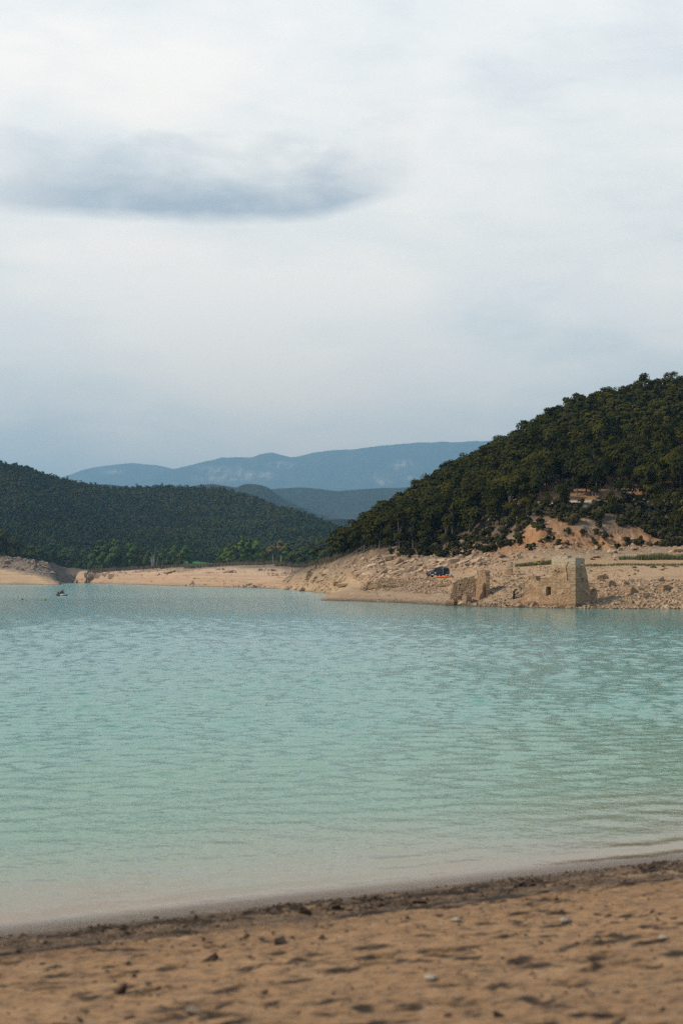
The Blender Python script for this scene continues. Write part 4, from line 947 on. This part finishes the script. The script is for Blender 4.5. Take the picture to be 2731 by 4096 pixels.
r5 = thing('wall_stub', 'low yellowish wall stub standing in the water at the left end of the ruins', 'wall stub', (X(1780,203),203,0))
wall('wall', r5, (1779,203.5), (1813,202.2), [Z2([(448,880),(452,800),(470,772),(520,752),(560,748),(575,775),(568,880)])], thick=.7, cell=.11, seed=19)
r6 = thing('wall_stub', 'narrow waterside stub of masonry with a capping stone, right of the yellowish stub', 'wall stub', (X(1850,202),202,0))
wall('wall', r6, (1847,202.5), (1860,201.4), [Z2([(686,880),(688,700),(705,690),(740,690),(745,720),(742,880)])], thick=.8, cell=.11, seed=21)
cp = MB().hull(hull_pts(rr_, (1.2,.8,.28), 14)).build('capping_stone', M['rock'], r6); cp.location = Vector((X(1862,202.3), 202.3, ZZ(202.3,2376)))-r6.location; cp.rotation_euler = (0,R(-12),0)
r7 = thing('ruined_wall', 'dark low ruined wall with a pale left corner at the right border of the photo', 'ruined wall', (X(2680,194),194,0))
wall('wall', r7, (2648,193.5), (2712,195.5), [Q4([(1300,990),(1305,800),(1330,785),(1370,770),(1400,800),(1440,812),(1480,850),(1525,900),(1500,960),(1490,990)])], thick=.6, cell=.11, seed=23)
r8 = thing('ruined_wall', 'small broken wall end in the rubble slope right of the tower', 'ruined wall', (X(2540,192),192,0))
wall('wall', r8, (2518,191), (2560,193), [Q4([(878,960),(880,830),(905,812),(940,820),(985,870),(1000,960)])], thick=.6, cell=.11, seed=25)
r9 = thing('ruined_wall', 'low brown wall remnant on the terrace edge right of the tower', 'ruined wall', (X(2410,211),211,0))
wall('wall', r9, (2386,211), (2433,212), [Q4([(445,760),(448,665),(480,655),(540,648),(590,652),(600,700),(605,760)])], thick=.5, cell=.11, seed=27)
r10 = thing('ruined_wall', 'ragged wall fragment at the top of the rubble beside the right terrace', 'ruined wall', (X(2440,200),200,0))
wall('wall', r10, (2432,199), (2470,201), [Q4([(595,830),(600,735),(640,725),(680,735),(700,790),(705,830)])], thick=.5, cell=.11, seed=29)
# dry stone retaining walls: coursed rough stones, one mesh each
def dry_wall(label, u0, u1, ytop, ybot, Y0, Y1, seed):
    rq = np.random.default_rng(seed); mb = MB(); a = Vector((X(u0,Y0),Y0,0)); b = Vector((X(u1,Y1),Y1,0)); d = (b-a); L = d.length; d.normalize(); nv = Vector((d.y,-d.x,0))
    if nv.y > 0: nv = -nv
    for side in (0,):
        z = ZZ((Y0+Y1)/2, ybot); zt = ZZ((Y0+Y1)/2, ytop)
        c = 0
        while z < zt:
            h = rq.uniform(.18,.3); s = rq.uniform(-.2,.1); c += 1
            while s < L:
                w = rq.uniform(.22,.62)
                edge = min(s, L-s)/L
                if not (z > zt-.5 and rq.random() < .3) and not (edge < .12 and z > zt-(.9-edge*6) and rq.random() < .7):
                    ctr = a+d*(s+w/2)-nv*((z-ZZ(Y0,ybot))*.22)+Vector((0,0,z+h/2))
                    mb.hull([ctr+d*p[0]+nv*p[1]+Vector((0,0,p[2])) for p in hull_pts(rq, (w*.97,.6,h*1.0), 12, .22)])
                s += w
            z += h*.97
    o = mb.build('dry_stone_wall', M['rubblew']); return tag(o, label, 'stone wall')
M['rubblew'] = rock_mat('wall_stones', (.44,.29,.16), (.56,.40,.24), (.66,.50,.32), 1.4)
dry_wall('long dry stone retaining wall below the terrace, left of the vehicle', 1450, 1628, 2318, 2360, 249.5, 249.0, 31)
dry_wall('short dry stone retaining wall below the orange kayak', 1718, 1806, 2317, 2358, 249.0, 247, 33)
bp_ = MB(); bp_.tube((0,0,-.3),(.12,0,1.15),.17,.13,7); bp_.tube((.08,0,.45),(.75,.2,.95),.08,.06,6)
po = bp_.build('charred_post', plain('charred_wood', (.035,.028,.022), .9, .1)); tag(po, 'short dark leaning post with a side branch in the rubble left of the tower', 'post'); Yp, zp = A.hit(2052, 2396, 192); po.location = (X(2052, Yp), Yp, zp)
sb = MB().box((0,0,0),(1.7,.4,.26),bev=.04).build('stone_beam', M['rock']); tag(sb, 'pale stone beam lying slanted on the rubble beside the dark post', 'stone beam'); Yp, zp = A.hit(2075, 2392, 192); sb.location = (X(2075, Yp), Yp, zp+.35); sb.rotation_euler = (0,R(-22),R(8))
# ------------------------------------------------------------------ people
CLO = {}
def cmat(nm, c, rough=.85):
    if nm not in CLO: CLO[nm] = plain(nm, c, rough, .15, scale=20)
    return CLO[nm]
def skin_mesh(name, pts, edges, radii, lev=2, root=0):
    me = bpy.data.meshes.new(name); me.from_pydata([Vector(p) for p in pts], edges, [])
    o = bpy.data.objects.new('tmp', me); col.objects.link(o)
    o.modifiers.new('s', 'SKIN'); sv = me.skin_vertices[0].data
    for i, r in enumerate(radii): sv[i].radius = (r, r) if not isinstance(r, tuple) else r; sv[i].use_root = (i == root)
    o.modifiers[0].use_smooth_shade = True
    s = o.modifiers.new('d', 'SUBSURF'); s.levels = lev; s.render_levels = lev
    dg = bpy.context.evaluated_depsgraph_get(); out = bpy.data.meshes.new_from_object(o.evaluated_get(dg), depsgraph=dg); out.name = name
    bpy.data.objects.remove(o); bpy.data.meshes.remove(me); return out
def person(label, loc, rz, J, top, legs, skin, hair, hat=None, bare_legs=False):
    """J: joints of a figure facing +x (pelvis at its sitting place)"""
    t = thing('person', label, 'person', loc, rz)
    P = []; E = []; Rr = []
    def add(p, r, link_=None):
        P.append(p); Rr.append(r); i = len(P)-1
        if link_ is not None: E.append((link_, i))
        return i
    pel = add(J['pelvis'], (.15,.13)); waist = add(J['waist'], (.13,.12), pel); ch = add(J['chest'], (.17,.13), waist); nk = add(J['neck'], .06, ch)
    hv = Vector(J['head']); add(hv+Vector((0,0,-.07)), (.072,.08), nk); hd = add(hv, (.08,.095), len(P)-1); add(hv+Vector((-.01,0,.085)), (.055,.065), hd)
    add(hv+Vector((.105,0,-.02)), .014, hd)                                        # nose
    for s in (1,-1): add(hv+Vector((-.01,s*.095,-.01)), .016, hd)                   # ears
    arms = {}; legsi = {}
    for s, k in ((1,'l'),(-1,'r')):
        sh = add(Vector(J['chest'])+Vector((0,s*.19,.07)), .062, ch); el = add(J['elbow_'+k], .046, sh); wr = add(J['wrist_'+k], .03, el)
        hdv = (Vector(J['wrist_'+k])-Vector(J['elbow_'+k])).normalized(); pm = add(Vector(J['wrist_'+k])+hdv*.06, (.036,.02), wr)
        for f, (dy, ln) in enumerate(((-.03,.075),(-.01,.088),(.011,.083),(.03,.066))):
            k1 = add(Vector(P[pm])+hdv*ln*.5+Vector((0,dy,-.01)), .0095, pm); add(Vector(P[pm])+hdv*ln+Vector((0,dy*1.1,-.035)), .008, k1)
        add(Vector(P[wr])+hdv*.05+Vector((.02,-s*.05,.01)), .0105, wr)
        hp = add(Vector(J['pelvis'])+Vector((0,s*.1,-.02)), .09, pel); kn = add(J['knee_'+k], .06, hp); an = add(J['ankle_'+k], .04, kn)
        add(Vector(J['ankle_'+k])+Vector((.14,0,-.04)), (.038,.03), an)
        arms[k] = (P[sh], P[el], P[wr]); legsi[k] = (P[hp], P[kn], P[an])
    link('body', skin_mesh('body', P, E, Rr), skin, t)
    q = [J['pelvis'], J['waist'], J['chest'], Vector(J['neck'])+Vector((0,0,-.03))]; e = [(0,1),(1,2),(2,3)]; r = [(.165,.15),(.155,.14),(.195,.155),.085]
    for k in 'lr':
        a = arms[k]; b = len(q); q += [a[0], a[1], Vector(a[1]).lerp(Vector(a[2]), .85)]; e += [(2,b),(b,b+1),(b+1,b+2)]; r += [.08,.062,.048]
    link('jacket', skin_mesh('jacket', q, e, r), top, t)
    q = [J['pelvis']]; e = []; r = [(.17,.155)]
    for k in 'lr':
        a = legsi[k]; b = len(q); q += [a[0], a[1]]+([] if bare_legs else [Vector(a[1]).lerp(Vector(a[2]), .9)]); e += [(0,b),(b,b+1)]+([] if bare_legs else [(b+1,b+2)]); r += [.11,.08]+([] if bare_legs else [.06])
    link('trousers', skin_mesh('trousers', q, e, r), legs, t)
    hm = MB(); hm.ball(hv+Vector((-.02,0,.045)), .105, (1.05,.95,.9), 12); link('hair' if hat is None else 'cap', hm.mesh('hair', True), hair if hat is None else hat, t)
    if hat is not None: MB().box(hv+Vector((.12,0,.055)), (.12,.15,.015)).build('cap_peak', hat, t)
    for k, s in (('l',1),('r',-1)): MB().ball(hv+Vector((.078,s*.035,.012)), .012).build('eye', cmat('dark_eyes',(.03,.02,.02)), t)
    MB().box(hv+Vector((.084,0,-.055)), (.012,.045,.009)).build('mouth', cmat('lips',(.35,.14,.11)), t)
    for k in 'lr':
        av = Vector(J['ankle_'+k]); MB().hull([av+Vector(v) for v in ((-.07,-.045,-.09),(-.07,.045,-.09),(.2,-.04,-.09),(.2,.04,-.09),(-.06,-.04,.0),(-.06,.04,.0),(.17,-.035,-.05),(.17,.035,-.05))]).build('shoe', cmat('dark_shoes',(.05,.045,.04)), t)
    return t
SKIN = plain('tanned_skin', (.42,.25,.16), .6, .3)
sit = dict(pelvis=(0,0,.5), waist=(-.04,0,.68), chest=(-.02,0,.92), neck=(.02,0,1.12), head=(.06,0,1.25), elbow_l=(.05,.27,.76), elbow_r=(.05,-.27,.76), wrist_l=(.3,.2,.7), wrist_r=(.3,-.2,.7), knee_l=(.45,.14,.52), knee_r=(.45,-.14,.52), ankle_l=(.48,.15,.1), ankle_r=(.5,-.15,.1))
car_u, car_Y = 1757, 262.0
HEAD = R(180+50)                      # heading of the vehicle: towards the camera and to the left
gz_ = lambda x, y: G(x, y)
def ground_flat(x, y, r=.6): return np.mean([G(x+dx, y+dy) for dx in (-r,0,r) for dy in (-r,0,r)])
cpx = Vector((X(car_u, car_Y), car_Y, 0)); cpx.z = ground_flat(cpx.x, cpx.y, 1.2)
pY = 260.5; ps = Vector((X(1713, pY), pY, 0)); ps.z = ground_flat(ps.x, ps.y, .4)
person('person with brown top and white cap seated on a black camp chair under the awning', ps, R(-25), sit, cmat('brown_shirt',(.24,.13,.075)), cmat('dark_shorts',(.05,.045,.05)), SKIN, cmat('dark_hair',(.03,.02,.015)), cmat('white_cap',(.75,.74,.72)), True)
ch = thing('camp_chair', 'black folding camp chair with splayed legs in front of the vehicle', 'chair', ps, R(-25)); bk = plain('black_canvas', (.02,.02,.022), .8, .2)
MB().box((.02,0,.40), (.5,.52,.05), bev=.015).build('seat', bk, ch); MB().box((-.27,0,.74), (.06,.52,.48), Matrix.Rotation(R(-12),3,'Y'), .015).build('backrest', bk, ch)
for sx, sy in ((.3,.24),(.3,-.24),(-.3,.24),(-.3,-.24)): MB().tube((sx*1.15,sy*1.1,-.05),(-sx*.7,sy,.42),.022,.022,6).build('leg', bk, ch)
for s in (1,-1): MB().tube((-.27,s*.27,.6),(.25,s*.27,.6),.025,.025,6).build('armrest', bk, ch)
# ------------------------------------------------------------------ vehicle
car = thing('off_road_vehicle', 'black off-road vehicle with an open side door and an awning, parked on the terrace', 'car', cpx, HEAD)
paint = plain('black_blue_paint', (.014,.018,.023), .28, .5, var=.1); paint.node_tree.nodes['Principled BSDF'].inputs['Coat Weight'].default_value = .1
glass = plain('tinted_glass', (.006,.008,.008), .3, .15); chrome = plain('grey_trim', (.45,.47,.5), .3, .5); rub = plain('tyre_rubber', (.018,.018,.018), .9, .1); lampw = plain('lamp_lens', (.75,.78,.8), .12, .6); lampr = plain('red_lamp_lens', (.38,.03,.02), .2, .6); dk = plain('black_plastic', (.02,.02,.021), .6, .3)
# x forward (length 4.2), y left (width 1.72)
def section(x, w, z0, z1, r=.08):
    return [(x,-w/2+r,z0),(x,w/2-r,z0),(x,w/2,z0+r),(x,w/2,z1-r),(x,w/2-r,z1),(x,-w/2+r,z1),(x,-w/2,z1-r),(x,-w/2,z0+r)]
MB().loft([section(2.10,1.5,.45,.92),section(2.02,1.66,.40,1.0),(section(1.2,1.74,.38,1.08)),section(.85,1.76,.38,1.12),section(-1.6,1.76,.38,1.12),section(-2.0,1.70,.40,1.12),section(-2.05,1.6,.48,1.08)]).build('body', paint, car)
cab = [((.92,.74,1.12),(.30,.64,1.72)),((.28,.74,1.12),(.15,.64,1.74)),((-1.95,.74,1.12),(-1.85,.64,1.72))]
MB().loft([[(.95,-.80,1.10),(.95,.80,1.10),(.32,.68,1.70),(.32,-.68,1.70)],[(-2.0,-.80,1.10),(-2.0,.80,1.10),(-1.88,.68,1.70),(-1.88,-.68,1.70)]]).build('cabin', glass, car)
MB().hull([(.38,-.69,1.69),(.38,.69,1.69),(-1.92,.69,1.69),(-1.92,-.69,1.69),(.25,-.62,1.78),(.25,.62,1.78),(-1.85,.62,1.78),(-1.85,-.62,1.78)]).build('roof', paint, car)
for s in (1,-1):
    MB().tube((.95,s*.80,1.1),(.33,s*.69,1.71),.045).build('windscreen_pillar', paint, car)
    MB().tube((.05,s*.86,.62),(.05,s*.71,1.74),.085,.075,6).build('door_pillar', chrome, car)
    MB().tube((-1.15,s*.81,1.1),(-1.15,s*.70,1.71),.04).build('rear_pillar', paint, car)
    MB().tube((-1.98,s*.79,1.1),(-1.88,s*.69,1.71),.05).build('tail_pillar', paint, car)
    MB().box((.72,s*.93,1.16),(.1,.2,.16),bev=.03).build('mirror', dk, car)
    MB().box((2.07,s*.58,.80),(.10,.32,.17),bev=.03).build('headlight', lampw, car)
    MB().box((-2.06,s*.70,.95),(.08,.16,.34),bev=.02).build('tail_light', lampr, car)
    for x in (1.32,-1.30):
        w = MB(); w.tube((x,s*.66,.37),(x,s*.90,.37),.37,.37,20); wo = w.build('wheel', rub, car); wo.name = 'wheel'
        MB().tube((x,s*.90,.37),(x,s*.925,.37),.22,.19,14).build('rim', chrome, wo)
        MB().box((x,s*.87,.80),(.95,.10,.07),bev=.02).build('wheel_arch', dk, car)
MB().box((2.10,0,.52),(.16,1.62,.20),bev=.04).build('front_bumper', dk, car); MB().box((-2.12,0,.52),(.16,1.6,.2),bev=.04).build('rear_bumper', dk, car)
MB().box((2.10,0,.80),(.05,.78,.18),bev=.01).build('grille', dk, car)
MB().box((2.185,0,.52),(.02,.5,.11)).build('number_plate', lampw, car)
dr = MB().box((-.55,.885,.78),(1.05,.05,.68),bev=.02).build('door', plain('painted_doorway_shade', (.012,.014,.015), .7, .3), car); MB().box((-.95,.92,.98),(.16,.03,.04)).build('handle', chrome, dr)  # near-black panel paints the shaded interior of the open side door
sw_ = MB(); sw_.tube((-2.12,0,1.0),(-2.30,0,1.0),.35,.35,18); spw = sw_.build('spare_wheel', rub, car); MB().tube((-2.30,0,1.0),(-2.32,0,1.0),.2,.2,14).build('rim', chrome, spw)
rk = MB()
for s in (1,-1): rk.tube((.2,s*.6,1.86),(-1.8,s*.6,1.86),.025)
for x in (.1,-.5,-1.1,-1.7): rk.tube((x,-.6,1.86),(x,.6,1.86),.022); rk.tube((x,-.6,1.77),(x,-.6,1.86),.02); rk.tube((x,.6,1.77),(x,.6,1.86),.02)
rk.build('roof_rack', dk, car)
MB().box((-.7,.05,1.93),(1.3,.9,.12),bev=.04).build('roof_bag', plain('dark_cargo', (.02,.025,.025), .8, .2), car)
aw = MB(); aw.hull([(.25,-.72,1.80),(-1.7,-.72,1.80),(.25,-.72,1.83),(-1.7,-.72,1.83),(.55,-2.65,1.66),(-1.7,-2.65,1.66),(.55,-2.65,1.69),(-1.7,-2.65,1.69)])
awn = aw.build('awning', plain('grey_red_canvas', (.34,.25,.22), .8, .2), car)
inv = (Matrix.Translation(cpx) @ Matrix.Rotation(HEAD,4,'Z')).inverted()
for x in (.50,-1.65):
    wp = (Matrix.Translation(cpx) @ Matrix.Rotation(HEAD,4,'Z')) @ Vector((x,-2.62,0)); gz0 = G(wp.x, wp.y)-cpx.z
    MB().tube((x,-2.62,gz0-.1),(x,-2.62,1.67),.026,.026,6).build('awning_pole', dk, awn)
# kayak on the ground in front of the vehicle
kY = 257.2; ku = 1781; kz = max(ground_flat(X(ku,kY), kY, .5), 0)
kp = Vector((X(ku,kY), kY, kz-.03))
ky = thing('kayak', 'bright orange sit-on kayak with a dark stern lying beside the vehicle', 'kayak', kp, R(6))
orange = plain('orange_plastic', (.86,.155,.012), .35, .4, var=.05); drk = plain('dark_red_plastic', (.07,.022,.018), .4, .4)
def ksec(x, w, h, k): return [(x, math.cos(a)*w/2, .04+k+max(-.85,math.sin(a))*h/2+h/2) for a in np.linspace(0, 2*PI, 13)[:-1]]
prof = [(-1.62,.05,.06,.22),(-1.5,.22,.2,.11),(-1.2,.46,.32,.03),(-.7,.64,.36,0),(0,.70,.36,0),(.75,.62,.36,0)]
MB().loft([ksec(*p) for p in prof]).build('hull', orange, ky)
MB().loft([ksec(*p) for p in ((.75,.61,.35,0),(1.1,.46,.3,.05),(1.4,.24,.2,.13),(1.58,.06,.08,.22))]).build('stern', drk, ky)
MB().box((.12,0,.43),(.5,.42,.07),bev=.03).build('seat', dk, ky); MB().box((.38,0,.56),(.07,.4,.26),Matrix.Rotation(R(12),3,'Y'),.02).build('backrest', dk, ky)
MB().box((-.5,0,.385),(.5,.36,.03),bev=.01).build('footwell', drk, ky)
bg = MB(); bg.ball((0,0,0), .3, (1.2,.8,.62), 12); bgo = bg.build('dry_bag', plain('blue_grey_bag', (.36,.45,.5), .5, .4), None, True)
tag(bgo, 'pale blue grey bag lying on the rear deck of the orange kayak', 'bag'); bgo.location = kp+Vector((.72,.12,.52))
bx = MB().hull(hull_pts(rr_, (.6,.4,.3), 18, .2)).build('sack', plain('tan_sack', (.5,.36,.25), .9, .1)); tag(bx, 'tan sack beside the dark open side of the vehicle', 'sack'); bx.location = Vector((X(1788,258.6), 258.6, G(X(1788,258.6),258.6)+.45)); bx.scale = (1,1,1.6)
# ------------------------------------------------------------------ inflatable boat with two people
bY = 316.; bl = Vector((X(250,bY), bY, 0)); BR = R(-42)
bt = thing('inflatable_boat', 'small inflatable boat with a white bow carrying two people on the lake', 'boat', bl, BR)
white = plain('white_rubber', (.36,.36,.35), .45, .4); black = plain('black_rubber', (.02,.021,.024), .55, .3)
def tube_path(pts, rads, n=10):
    mb = MB(); rings = []
    for i, p in enumerate(pts):
        p = Vector(p); tdir = (Vector(pts[min(i+1,len(pts)-1)])-Vector(pts[max(i-1,0)])).normalized(); a = tdir.cross(Vector((0,0,1))).normalized(); c = a.cross(tdir)
        rings.append([p+a*math.cos(t)*rads[i]+c*math.sin(t)*rads[i] for t in np.linspace(0,2*PI,n,endpoint=False)])
    return mb.loft(rings)
tube_path([(.3,.62,.2),(.75,.6,.2),(1.1,.48,.22),(1.32,.25,.26),(1.38,0,.27),(1.32,-.25,.26),(1.1,-.48,.22),(.75,-.6,.2),(.3,-.62,.2)],[.22]*9).build('bow_tube', white, bt, True)
for s in (1,-1): tube_path([(.3,s*.62,.2),(-.4,s*.63,.2),(-1.1,s*.6,.2),(-1.5,s*.56,.2)],[.218,.218,.21,.1]).build('side_tube', black, bt, True)
MB().hull([(-1.2,-.5,.02),(-1.2,.5,.02),(-1.2,-.5,.1),(-1.2,.5,.1),(.9,-.4,.02),(.9,.4,.02),(.9,-.4,.1),(.9,.4,.1)]).build('floor', black, bt)
MB().box((-1.22,0,.28),(.06,1.0,.4)).build('transom', black, bt)
MB().box((-.45,0,.40),(.25,1.1,.05)).build('bench', black, bt)
mo = MB().hull([(-1.62,-.1,.58),(-1.62,.1,.58),(-1.3,-.12,.56),(-1.3,.12,.56),(-1.64,-.11,.8),(-1.64,.11,.8),(-1.28,-.12,.84),(-1.28,.12,.84),(-1.56,-.07,.92),(-1.56,.07,.92),(-1.34,-.08,.92),(-1.34,.08,.92)]).build('outboard_motor', black, bt); MB().tube((-1.42,0,.6),(-1.42,0,-.35),.07,.05,8).build('shaft', black, mo); MB().tube((-1.3,0,.75),(-.8,.1,.72),.025,.02,6).build('tiller', black, mo)
MB().hull(hull_pts(rr_, (.6,.7,.35), 16, .2)).build('gear_bag', black, bt).location = (.62,0,.3)
sb_ = dict(sit); sb_ = {k: Vector(v)+Vector((0,0,-.05)) for k, v in sit.items()}
def boatp(label, lx, ly, rz, lean):
    w = bl+Matrix.Rotation(BR,3,'Z') @ Vector((lx, ly, 0)); J = {}
    for k, v in sit.items():
        v = Vector(v); v.z -= .02
        if k in ('waist','chest','neck','head','elbow_l','elbow_r','wrist_l','wrist_r'): v.x += lean*(v.z-.5)
        if k.startswith('ankle'): v = Vector((.62, v.y, .22))
        if k.startswith('knee'): v = Vector((.4, v.y, .58))
        J[k] = v
    person(label, w, rz, J, cmat('dark_jacket',(.018,.022,.03)), cmat('dark_trousers',(.02,.02,.024)), SKIN, cmat('black_hair',(.015,.012,.012)), cmat('black_cap',(.02,.02,.025)))
boatp('person in dark clothing leaning forward at the motor end of the inflatable boat', -.55, -.1, BR+R(60), .45)
boatp('person in dark clothing sitting upright near the white bow of the inflatable boat', .0, .12, BR+R(15), .1)
# buoys
for u, y, r, lb in ((90,2400,.22,'yellow buoy, leftmost and larger of the left pair on the lake'),(105.6,2402,.14,'small yellow buoy, second from the left on the lake'),(167.6,2403.5,.13,'small yellow buoy, third from the left on the lake'),(181.7,2402,.23,'larger yellow buoy, rightmost of the row on the lake')):
    Y = W_(y); t = thing('buoy', lb, 'buoy', (X(u, Y), Y, .03), 0)
    ym = cmat('yellow_plastic', (.24,.23,.03), .5)
    MB().ball((0,0,r*.35), r, (1,1,.95), 14).build('float', ym, t, True); MB().tube((0,0,r*1.2),(0,0,r*1.7),r*.14,r*.14,8).build('top_ring', cmat('dark_fitting',(.05,.05,.03)), t)
# ------------------------------------------------------------------ haze: one box of thin even air
hz = MB().box((0,14450,1080),(23600,31000,2168))
hm, n, b = mat('thin_air')
n.nt.nodes.remove(b)
pv = n('ShaderNodeVolumePrincipled', {'Color': (.43,.75,1.,1), 'Density': 7.6e-5, 'Anisotropy': .15})
n.nt.links.new(pv.outputs[0], n.nt.nodes['Material Output'].inputs['Volume'])
tag(hz.build('haze', hm), 'thin blue haze between the lake and the far mountains', 'haze', kind='stuff')
# ------------------------------------------------------------------ sky and sun
w = bpy.data.worlds.new('World'); scene.world = w; w.use_nodes = True
nt = w.node_tree; n = N(nt); bgn = nt.nodes['Background']; out = nt.nodes['World Output']
elev = math.asin(SUN_DIR.z); azim = math.atan2(SUN_DIR.x, SUN_DIR.y)
sk = n('ShaderNodeTexSky', sky_type='NISHITA', sun_disc=False, sun_elevation=elev, sun_rotation=azim)
nt.links.new(sk.outputs[0], bgn.inputs[0]); bgn.inputs[1].default_value = .1
dv = n('ShaderNodeTexCoord').outputs['Generated']; sx = n('ShaderNodeSeparateXYZ', {0: dv})
az = n.m('MULTIPLY', n.m('ARCTAN2', sx.outputs[0], sx.outputs[1]), 57.2958); el = n.m('MULTIPLY', n.m('ARCSINE', sx.outputs[2]), 57.2958)
def sv(ax, ex, seed): return n('ShaderNodeCombineXYZ', {0: n.m('DIVIDE', az, ax), 1: n.m('DIVIDE', el, ex), 2: seed}).outputs[0]
def bump2(a0, e0, ra, re, nz=None):
    p = n.m('POWER', n.m('DIVIDE', n.m('SUBTRACT', az, a0), ra), 2.); q = n.m('POWER', n.m('DIVIDE', n.m('SUBTRACT', el, e0), re), 2.)
    return n.m('POWER', 2.71828, n.m('MULTIPLY', n.m('ADD', p, q), -1.))
soft = n.noise(sv(9., 3.6, 1.7), 1., 5, .5, .3); fine = n.noise(sv(3.2, 1.1, 4.2), 1., 5, .55, .5)
f = n.m('ADD', .64, n.m('MULTIPLY', n.m('SUBTRACT', soft, .5), .92))
f = n.m('ADD', f, n.m('MULTIPLY', n.m('SUBTRACT', fine, .5), .38))
f = n.m('ADD', f, n.m('MULTIPLY', bump2(-9., 20., 10., 3.6), .22))
f = n.m('ADD', f, n.m('MULTIPLY', bump2(-7., 11.2, 8., 2.2), .28))
f = n.m('ADD', f, n.m('MULTIPLY', bump2(-5., 8., 4.5, 2.6), .2))
f = n.m('ADD', f, n.m('MULTIPLY', bump2(1., 4.4, 6., 1.2), .16))
f = n.m('SUBTRACT', f, n.m('MULTIPLY', bump2(-13., 4.8, 6., 3.4), .26))
f = n.m('SUBTRACT', f, n.m('MULTIPLY', bump2(10., 7.0, 6., 2.6), .15))
f = n.m('SUBTRACT', f, n.m('MULTIPLY', bump2(9.2, 4.6, 2.0, .45), .26))
cl = n.ramp(f, [(.0,(.50,.60,.685)),(.35,(.63,.695,.745)),(.62,(.80,.84,.85)),(.9,(.93,.925,.895))])
# the one dark cloud: flat underside, frayed top
wob = n.m('MULTIPLY', n.m('SUBTRACT', n.noise(sv(3.4, 1.6, 8.8), 1., 5, .55, .3), .5), 2.2)
wob2 = n.m('MULTIPLY', n.m('SUBTRACT', n.noise(sv(1.6, .8, 2.8), 1., 4, .55), .5), .7)
bot = n.m('ADD', n.m('ADD', 13.98, n.m('MULTIPLY', n.m('POWER', n.m('DIVIDE', n.m('ADD', az, 6.), 9.), 2.), .12)), n.m('MULTIPLY', n.m('POWER', n.m('MAXIMUM', n.m('DIVIDE', n.m('ADD', az, 3.), 4.6), 0.), 2.), .75))
dz = n.m('SUBTRACT', n.m('ADD', el, n.m('MULTIPLY', wob2, .6)), bot)
low_ = n.rng(dz, -.12, .42); up_ = n.rng(n.m('ADD', dz, n.m('MULTIPLY', wob, 1.9)), .4, 3.1, 1., 0.)
side = n.m('MULTIPLY', n.rng(n.m('ADD', az, wob), -.6, 3.4, 1., 0.), n.rng(n.m('ADD', az, wob), -16., -9.5, .25, 1.))
dc = n.m('MULTIPLY', n.m('MULTIPLY', low_, up_), side)
cl = n.mix(n.m('MULTIPLY', dc, .88), cl, (.31,.38,.465))
lift = n.ramp(n.m('DIVIDE', el, 24.), [(.0,(1.85,1.45,1.10)),(.22,(1.78,1.45,1.16)),(.42,(1.58,1.41,1.25)),(1.,(1.42,1.34,1.28))])
mm = n('ShaderNodeMix', {0: 1.}, data_type='RGBA', blend_type='MULTIPLY'); mm.clamp_result = False; nt.links.new(cl, mm.inputs[6]); nt.links.new(lift, mm.inputs[7]); cl = mm.outputs[2]
front_sky = n.m('MULTIPLY', n.rng(el, 24., 40., 1., 0.), n.rng(n.m('ABSOLUTE', az), 35., 70., 1., 0.))
cl = n.mix(front_sky, n.mix(soft, (.26,.40,.62), (.52,.59,.68)), cl)  # sky out of view made dimmer and bluer to cut fill and tint haze
cb = n('ShaderNodeBackground', {0: cl, 1: 1.0})
mx = n('ShaderNodeMixShader', {0: .9, 1: bgn.outputs[0], 2: cb.outputs[0]})
nt.links.new(mx.outputs[0], out.inputs[0])
sl = bpy.data.lights.new('sun', 'SUN'); sl.energy = 3.8; sl.angle = R(1.2); sl.color = (1., .90, .74)
so = bpy.data.objects.new('sun', sl); col.objects.link(so); so.rotation_euler = SUN_DIR.to_track_quat('Z', 'Y').to_euler(); so.location = (-60, 0, 60)
# ------------------------------------------------------------------ camera
cd = bpy.data.cameras.new('camera'); cam = bpy.data.objects.new('camera', cd); col.objects.link(cam); scene.camera = cam
cam.location = (0, 0, H); cam.rotation_euler = (R(90), 0, 0)
cd.sensor_fit = 'VERTICAL'; cd.sensor_height = 36; cd.sensor_width = 24; cd.lens = F/4096*36
cd.shift_y = (HY-2048)/4096; cd.clip_start = .1; cd.clip_end = 40000
cd.dof.use_dof = True; cd.dof.focus_distance = 230; cd.dof.aperture_fstop = 1.5
scene.view_settings.view_transform = 'Standard'; scene.view_settings.look = 'None'; scene.view_settings.exposure = .1; scene.view_settings.gamma = 1
scene.render.engine = 'CYCLES'
scene.cycles.max_bounces = 5; scene.cycles.diffuse_bounces = 2; scene.cycles.glossy_bounces = 2; scene.cycles.transmission_bounces = 2; scene.cycles.volume_bounces = 0; scene.cycles.transparent_max_bounces = 6
scene.cycles.use_denoising = False
scene.cycles.caustics_reflective = False; scene.cycles.caustics_refractive = False
